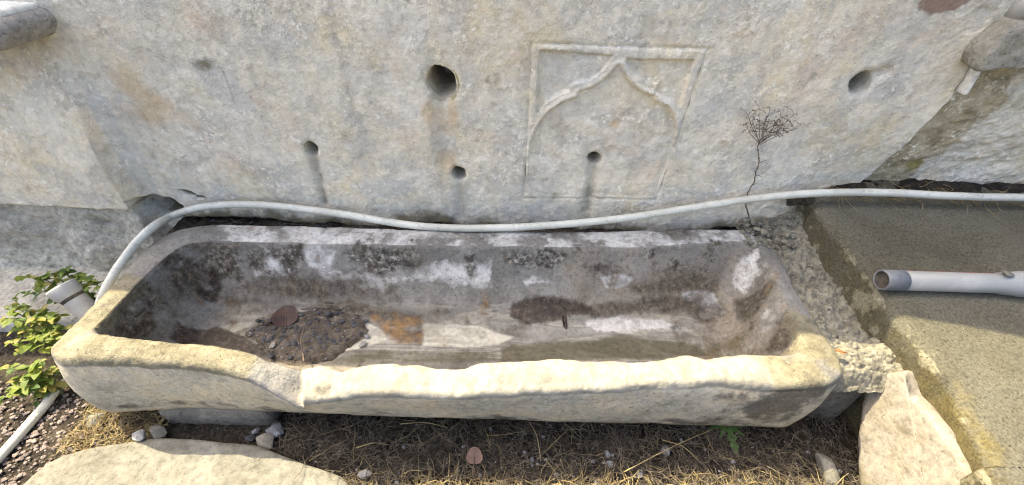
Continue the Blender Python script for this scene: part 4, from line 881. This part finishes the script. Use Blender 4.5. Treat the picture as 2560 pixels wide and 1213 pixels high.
# ================================================================ grit and silt in the trough
sp_ = np.array([on_bed(*p)[:2] for p in [(622, 830), (655, 797), (688, 806), (746, 780), (820, 764), (861, 780), (911, 800), (923, 826), (890, 858), (849, 884), (828, 900), (758, 915), (705, 900), (639, 868)]])
sc_ = sp_.mean(0); NS = 110; lo, hi = sp_.min(0) - .03, sp_.max(0) + .03
sxw, syw = np.meshgrid(np.linspace(lo[0], hi[0], NS), np.linspace(lo[1], hi[1], NS), indexing='ij')
rad = 1 + (sdpoly(sxw, syw, sp_) + .030 * fbm(sxw, syw, 0, 14, 4, 401)) / .035
BZ = np.array([[bed(a_, b_) for a_, b_ in zip(r1, r2_)] for r1, r2_ in zip(sxw, syw)])
SZ = BZ + .009 * sstep(1.0, .2, rad) - .006 * sstep(.85, 1.1, rad) + .0045 * fbm(sxw, syw, 0, 30, 4, 402) * sstep(1.1, .6, rad) - .06 * sstep(1.05, 1.7, rad)
M['silt'] = mat_stone('dark_wet_silt', [(.045, .038, .030), (.095, .080, .062), (.17, .145, .115)], 28, 1.0, speck=.9, fine=70)
tag(link('silt', mesh_from('silt', np.stack([sxw, syw, SZ], -1).reshape(-1, 3), grid_faces(NS, NS)), M['silt']), 'patch of dark gritty silt on the trough floor', 'silt', kind='stuff')
q = onz(710, 782, .165); flat_leaf(0, 0, 0, .040, M['leaf_red'], 'round dark red-brown leaf inside the trough', 4, 1.1, (.30, .05, .3), 0, (q[0], q[1], bed(q[0], q[1]) + .014))
q = onz(1412, 798, .15); flat_leaf(0, 0, 0, .030, M['leaf_red'], 'narrow shrivelled brown leaf on the trough floor', 5, .32, (.35, .2, .15), 0, (q[0], q[1], bed(q[0], q[1]) + .008))
def pebbles(name, n_, sampler, smin, smax, mats, label, cat, seed):
    rr = random.Random(seed); B = Bag(); tmp = []
    for k in range(6):
        bm = bmesh.new(); bmesh.ops.create_icosphere(bm, subdivisions=1, radius=.5); r3 = random.Random(seed + k)
        tmp.append(([np.array(v.co) * (1 + r3.uniform(-.22, .22)) for v in bm.verts], [[v.index for v in f.verts] for f in bm.faces])); bm.free()
    for _ in range(n_):
        x, y, z = sampler(rr); s = smin + (smax - smin) * rr.random() ** 2.5; v_, f_ = rr.choice(tmp); a_ = rr.uniform(0, 6.28); c_, s_ = math.cos(a_), math.sin(a_); fl = rr.uniform(.45, .8)
        B.add([(x + s * 1.2 * (c_ * p[0] - s_ * p[1]), y + s * (s_ * p[0] + c_ * p[1]), z + s * fl * p[2] + s * fl * .2) for p in v_], f_)
    return tag(B.build(name, mats, None, False), label, cat, kind='stuff')
def samp_silt(rr):
    while True:
        x, y = rr.uniform(lo[0], hi[0]), rr.uniform(lo[1], hi[1])
        if sdpoly(np.array([x]), np.array([y]), sp_)[0] < rr.uniform(-.03, .012): return x, y, bed(x, y) + .007
pebbles('grit', 300, samp_silt, .003, .020, M['pebble_dark'], 'dark grit scattered over the silt in the trough', 'grit', 11)
pebbles('grit', 220, samp_silt, .002, .008, M['pebble'], 'pale grit scattered over the silt in the trough', 'grit', 12)
for k, (px, py, s, m, l) in enumerate([(676, 854, .022, 'pebble_pale', 'white stone chip on the left of the silt in the trough'), (901, 848, .028, 'pebble_pale', 'larger white stone chip at the right edge of the silt'), (912, 828, .022, 'pebble', 'grey chip behind the larger white chip in the trough'),
                                    (640, 810, .030, 'pebble_dark', 'black stone at the left tip of the silt'), (672, 880, .026, 'pebble_dark', 'black stone near the front wall of the trough'), (820, 780, .030, 'pebble_dark', 'black stone at the back of the silt'), (850, 795, .022, 'pebble_dark', 'small black stone right of the one at the back of the silt'), (748, 730, .014, 'pebble_pale', 'tiny pale chip stuck on the back slope of the trough')]):
    q = onz(px, py, .16); chip('stone', 0, 0, 0, s, M[m], l, 140 + k, .7, 'stones inside the trough', 1.0, 'stone', (q[0], q[1], bed(q[0], q[1]) + (.010 if 640 < px < 900 else 0)))
# thin black root across the silt
pts = [onz(*p, .165) for p in [(762, 815), (752, 850), (757, 885), (760, 905)]]; v_, f_ = tube(catmull(pts, 14), .0022, 6)
tag(link('twig', mesh_from('twig', v_, f_), M['twig']), 'thin dark twig lying across the silt in the trough', 'twig')

# ================================================================ debris behind the trough
NSU, NSV = 420, 16; xs_ = np.linspace(-1.33, 1.02, NSU); ys_ = np.linspace(-.125, .06, NSV); BX, BY = np.meshgrid(xs_, ys_, indexing='ij')
BZ2 = .288 + .014 * fbm(BX, BY, 0, 12, 4, 501) + .006 * fbm(BX, BY, 0, 50, 2, 502) + .065 * sstep(.80, 1.0, BX)
tag(link('soil_strip', mesh_from('soil_strip', np.stack([BX, BY, BZ2], -1).reshape(-1, 3), grid_faces(NSU, NSV)), M['soil']), 'dark soil filling the gap between wall and trough', 'soil', kind='stuff')
pebbles('grit', 240, lambda rr: (rr.uniform(-1.2, 1.0), rr.uniform(-.09, .0), .296), .004, .020, M['pebble_dark'], 'grey grit lying in the gap behind the trough', 'grit', 21)
pebbles('grit', 160, lambda rr: (rr.uniform(.86, 1.04), rr.uniform(-.16, .0), .350 + rr.random() * .03), .006, .026, M['mortar'], 'mortar crumbs heaped at the back right corner of the trough', 'grit', 22)
def fibres(name, n_, sampler, lmin, lmax, rad, mat, label, cat, seed, lift=.35, curl=.6):
    rr = random.Random(seed); B = Bag()
    for _ in range(n_):
        p = np.array(sampler(rr)); a_ = rr.uniform(0, 6.283); el = rr.uniform(-.1, lift); L = rr.uniform(lmin, lmax); pts = [p.copy()]; r_ = rad * rr.uniform(.6, 1.5)
        for k in range(4):
            a_ += rr.uniform(-curl, curl); el += rr.uniform(-.3, .2); p = p + L / 4 * np.array([math.cos(a_) * math.cos(el), math.sin(a_) * math.cos(el), math.sin(el)]); p[2] = max(p[2], sampler.floor); pts.append(p.copy())
        v_, f_ = tube(pts, [r_, r_, r_ * .9, r_ * .7, r_ * .4], 3, False); B.add(v_, f_)
    return tag(B.build(name, mat), label, cat, kind='stuff')
def area(x0, x1, y0, y1, z0, z1, dens=None):
    def f(rr):
        while True:
            x, y = rr.uniform(x0, x1), rr.uniform(y0, y1)
            if dens is None or rr.random() < dens(x, y): return (x, y, rr.uniform(z0, z1))
    f.floor = z0 - .004; return f
fibres('roots', 260, area(-1.2, 1.0, -.10, -.005, .296, .32), .03, .10, .0009, M['root'], 'dry rootlets caught between wall and trough', 'roots', 31)
fibres('roots', 160, area(1.1, 1.8, -.045, .04, .500, .515), .03, .11, .0010, M['straw'], 'dry stalks along the foot of the wall on the platform', 'roots', 32, .15)
NSU = 200; xs_ = np.linspace(1.0, 1.95, NSU); ys_ = np.linspace(-.045, .10, 14); BX, BY = np.meshgrid(xs_, ys_, indexing='ij')
BZ3 = .494 + .155 * BY + .012 * sstep(-.05, .06, BY) + .014 * fbm(BX, BY, 0, 14, 4, 511) - .012 * sstep(-.03, -.045, BY)
tag(link('soil_strip', mesh_from('soil_strip', np.stack([BX, BY, BZ3], -1).reshape(-1, 3), grid_faces(NSU, 14)), M['soil']), 'strip of dirt and crumbs where platform meets wall', 'soil', kind='stuff')

# ================================================================ litter before the trough
flatpoly = P.copy()
def nd(x, y): return 0.05 if sdpoly(np.array([x]), np.array([y]), flatpoly)[0] < .0 else 1.0
fibres('roots', 3600, area(-.72, 1.12, -.86, -.58, .004, .025, nd), .03, .11, .0008, M['root'], 'dark wiry roots and dead grass in the shade before the trough', 'roots', 33, .5)
fibres('straw', 1700, area(-.55, 1.0, -.97, -.835, .004, .014, nd), .02, .09, .0014, M['straw'], 'yellow straw litter along the lower edge in the sun', 'straw', 34, .35)
fibres('straw', 110, area(-.6, 1.0, -.84, -.64, .008, .02, nd), .04, .13, .0009, M['straw'], 'scattered pale straws lying over the shaded roots', 'straw', 35, .35, .3)
fibres('straw', 900, area(-1.36, -1.08, -.80, -.60, .004, .03, nd), .015, .055, .0010, M['straw'], 'dry yellow grass tuft under the left end of the trough', 'straw', 36, .7)
pebbles('grit', 200, area(-.75, 1.1, -.92, -.60, .004, .010, nd), .003, .014, M['pebble'], 'small grey grit in the soil before the trough', 'grit', 23)
M['pinkgravel'] = mat_stone('pinkish_white_gravel', [(.16, .13, .11), (.42, .36, .34), (.55, .50, .47), (.66, .62, .60)], 60, .4, speck=.3)
pebbles('gravel', 2600, area(-1.95, -1.22, -1.0, -.56, .000, .008, nd), .002, .017, M['pinkgravel'], 'pale pinkish gravel around the hose at the lower left', 'gravel', 24)
STK = [((1322, 1052), (1352, 1150), 'straw stalk slanting down right of the round tan leaf'), ((1560, 1180), (1790, 1070), 'long straw stalk reaching up to the green weed'), ((1000, 1060), (1120, 1070), 'pale curved stalk under the trough edge left of centre'),
       ((890, 1120), (970, 1112), 'short pale straw lying left of the round tan leaf'), ((1655, 1100), (1745, 1150), 'straw stalk bent near the grey half buried stone')]
for k, (a_, b_, l) in enumerate(STK):
    p, q = onz(*a_, .045), onz(*b_, .03); m = (p + q) / 2 + np.array([.006, .004, .014]); o0 = p.copy()
    v_, f_ = tube(catmull([p - o0, m - o0, q - o0], 16), np.linspace(.0016, .0010, 16), 5); o = link('straw_stalk', mesh_from('straw_stalk', v_, f_), M['straw']); o.location = o0; tag(o, l, 'stalk', 'long straw stalks before the trough')
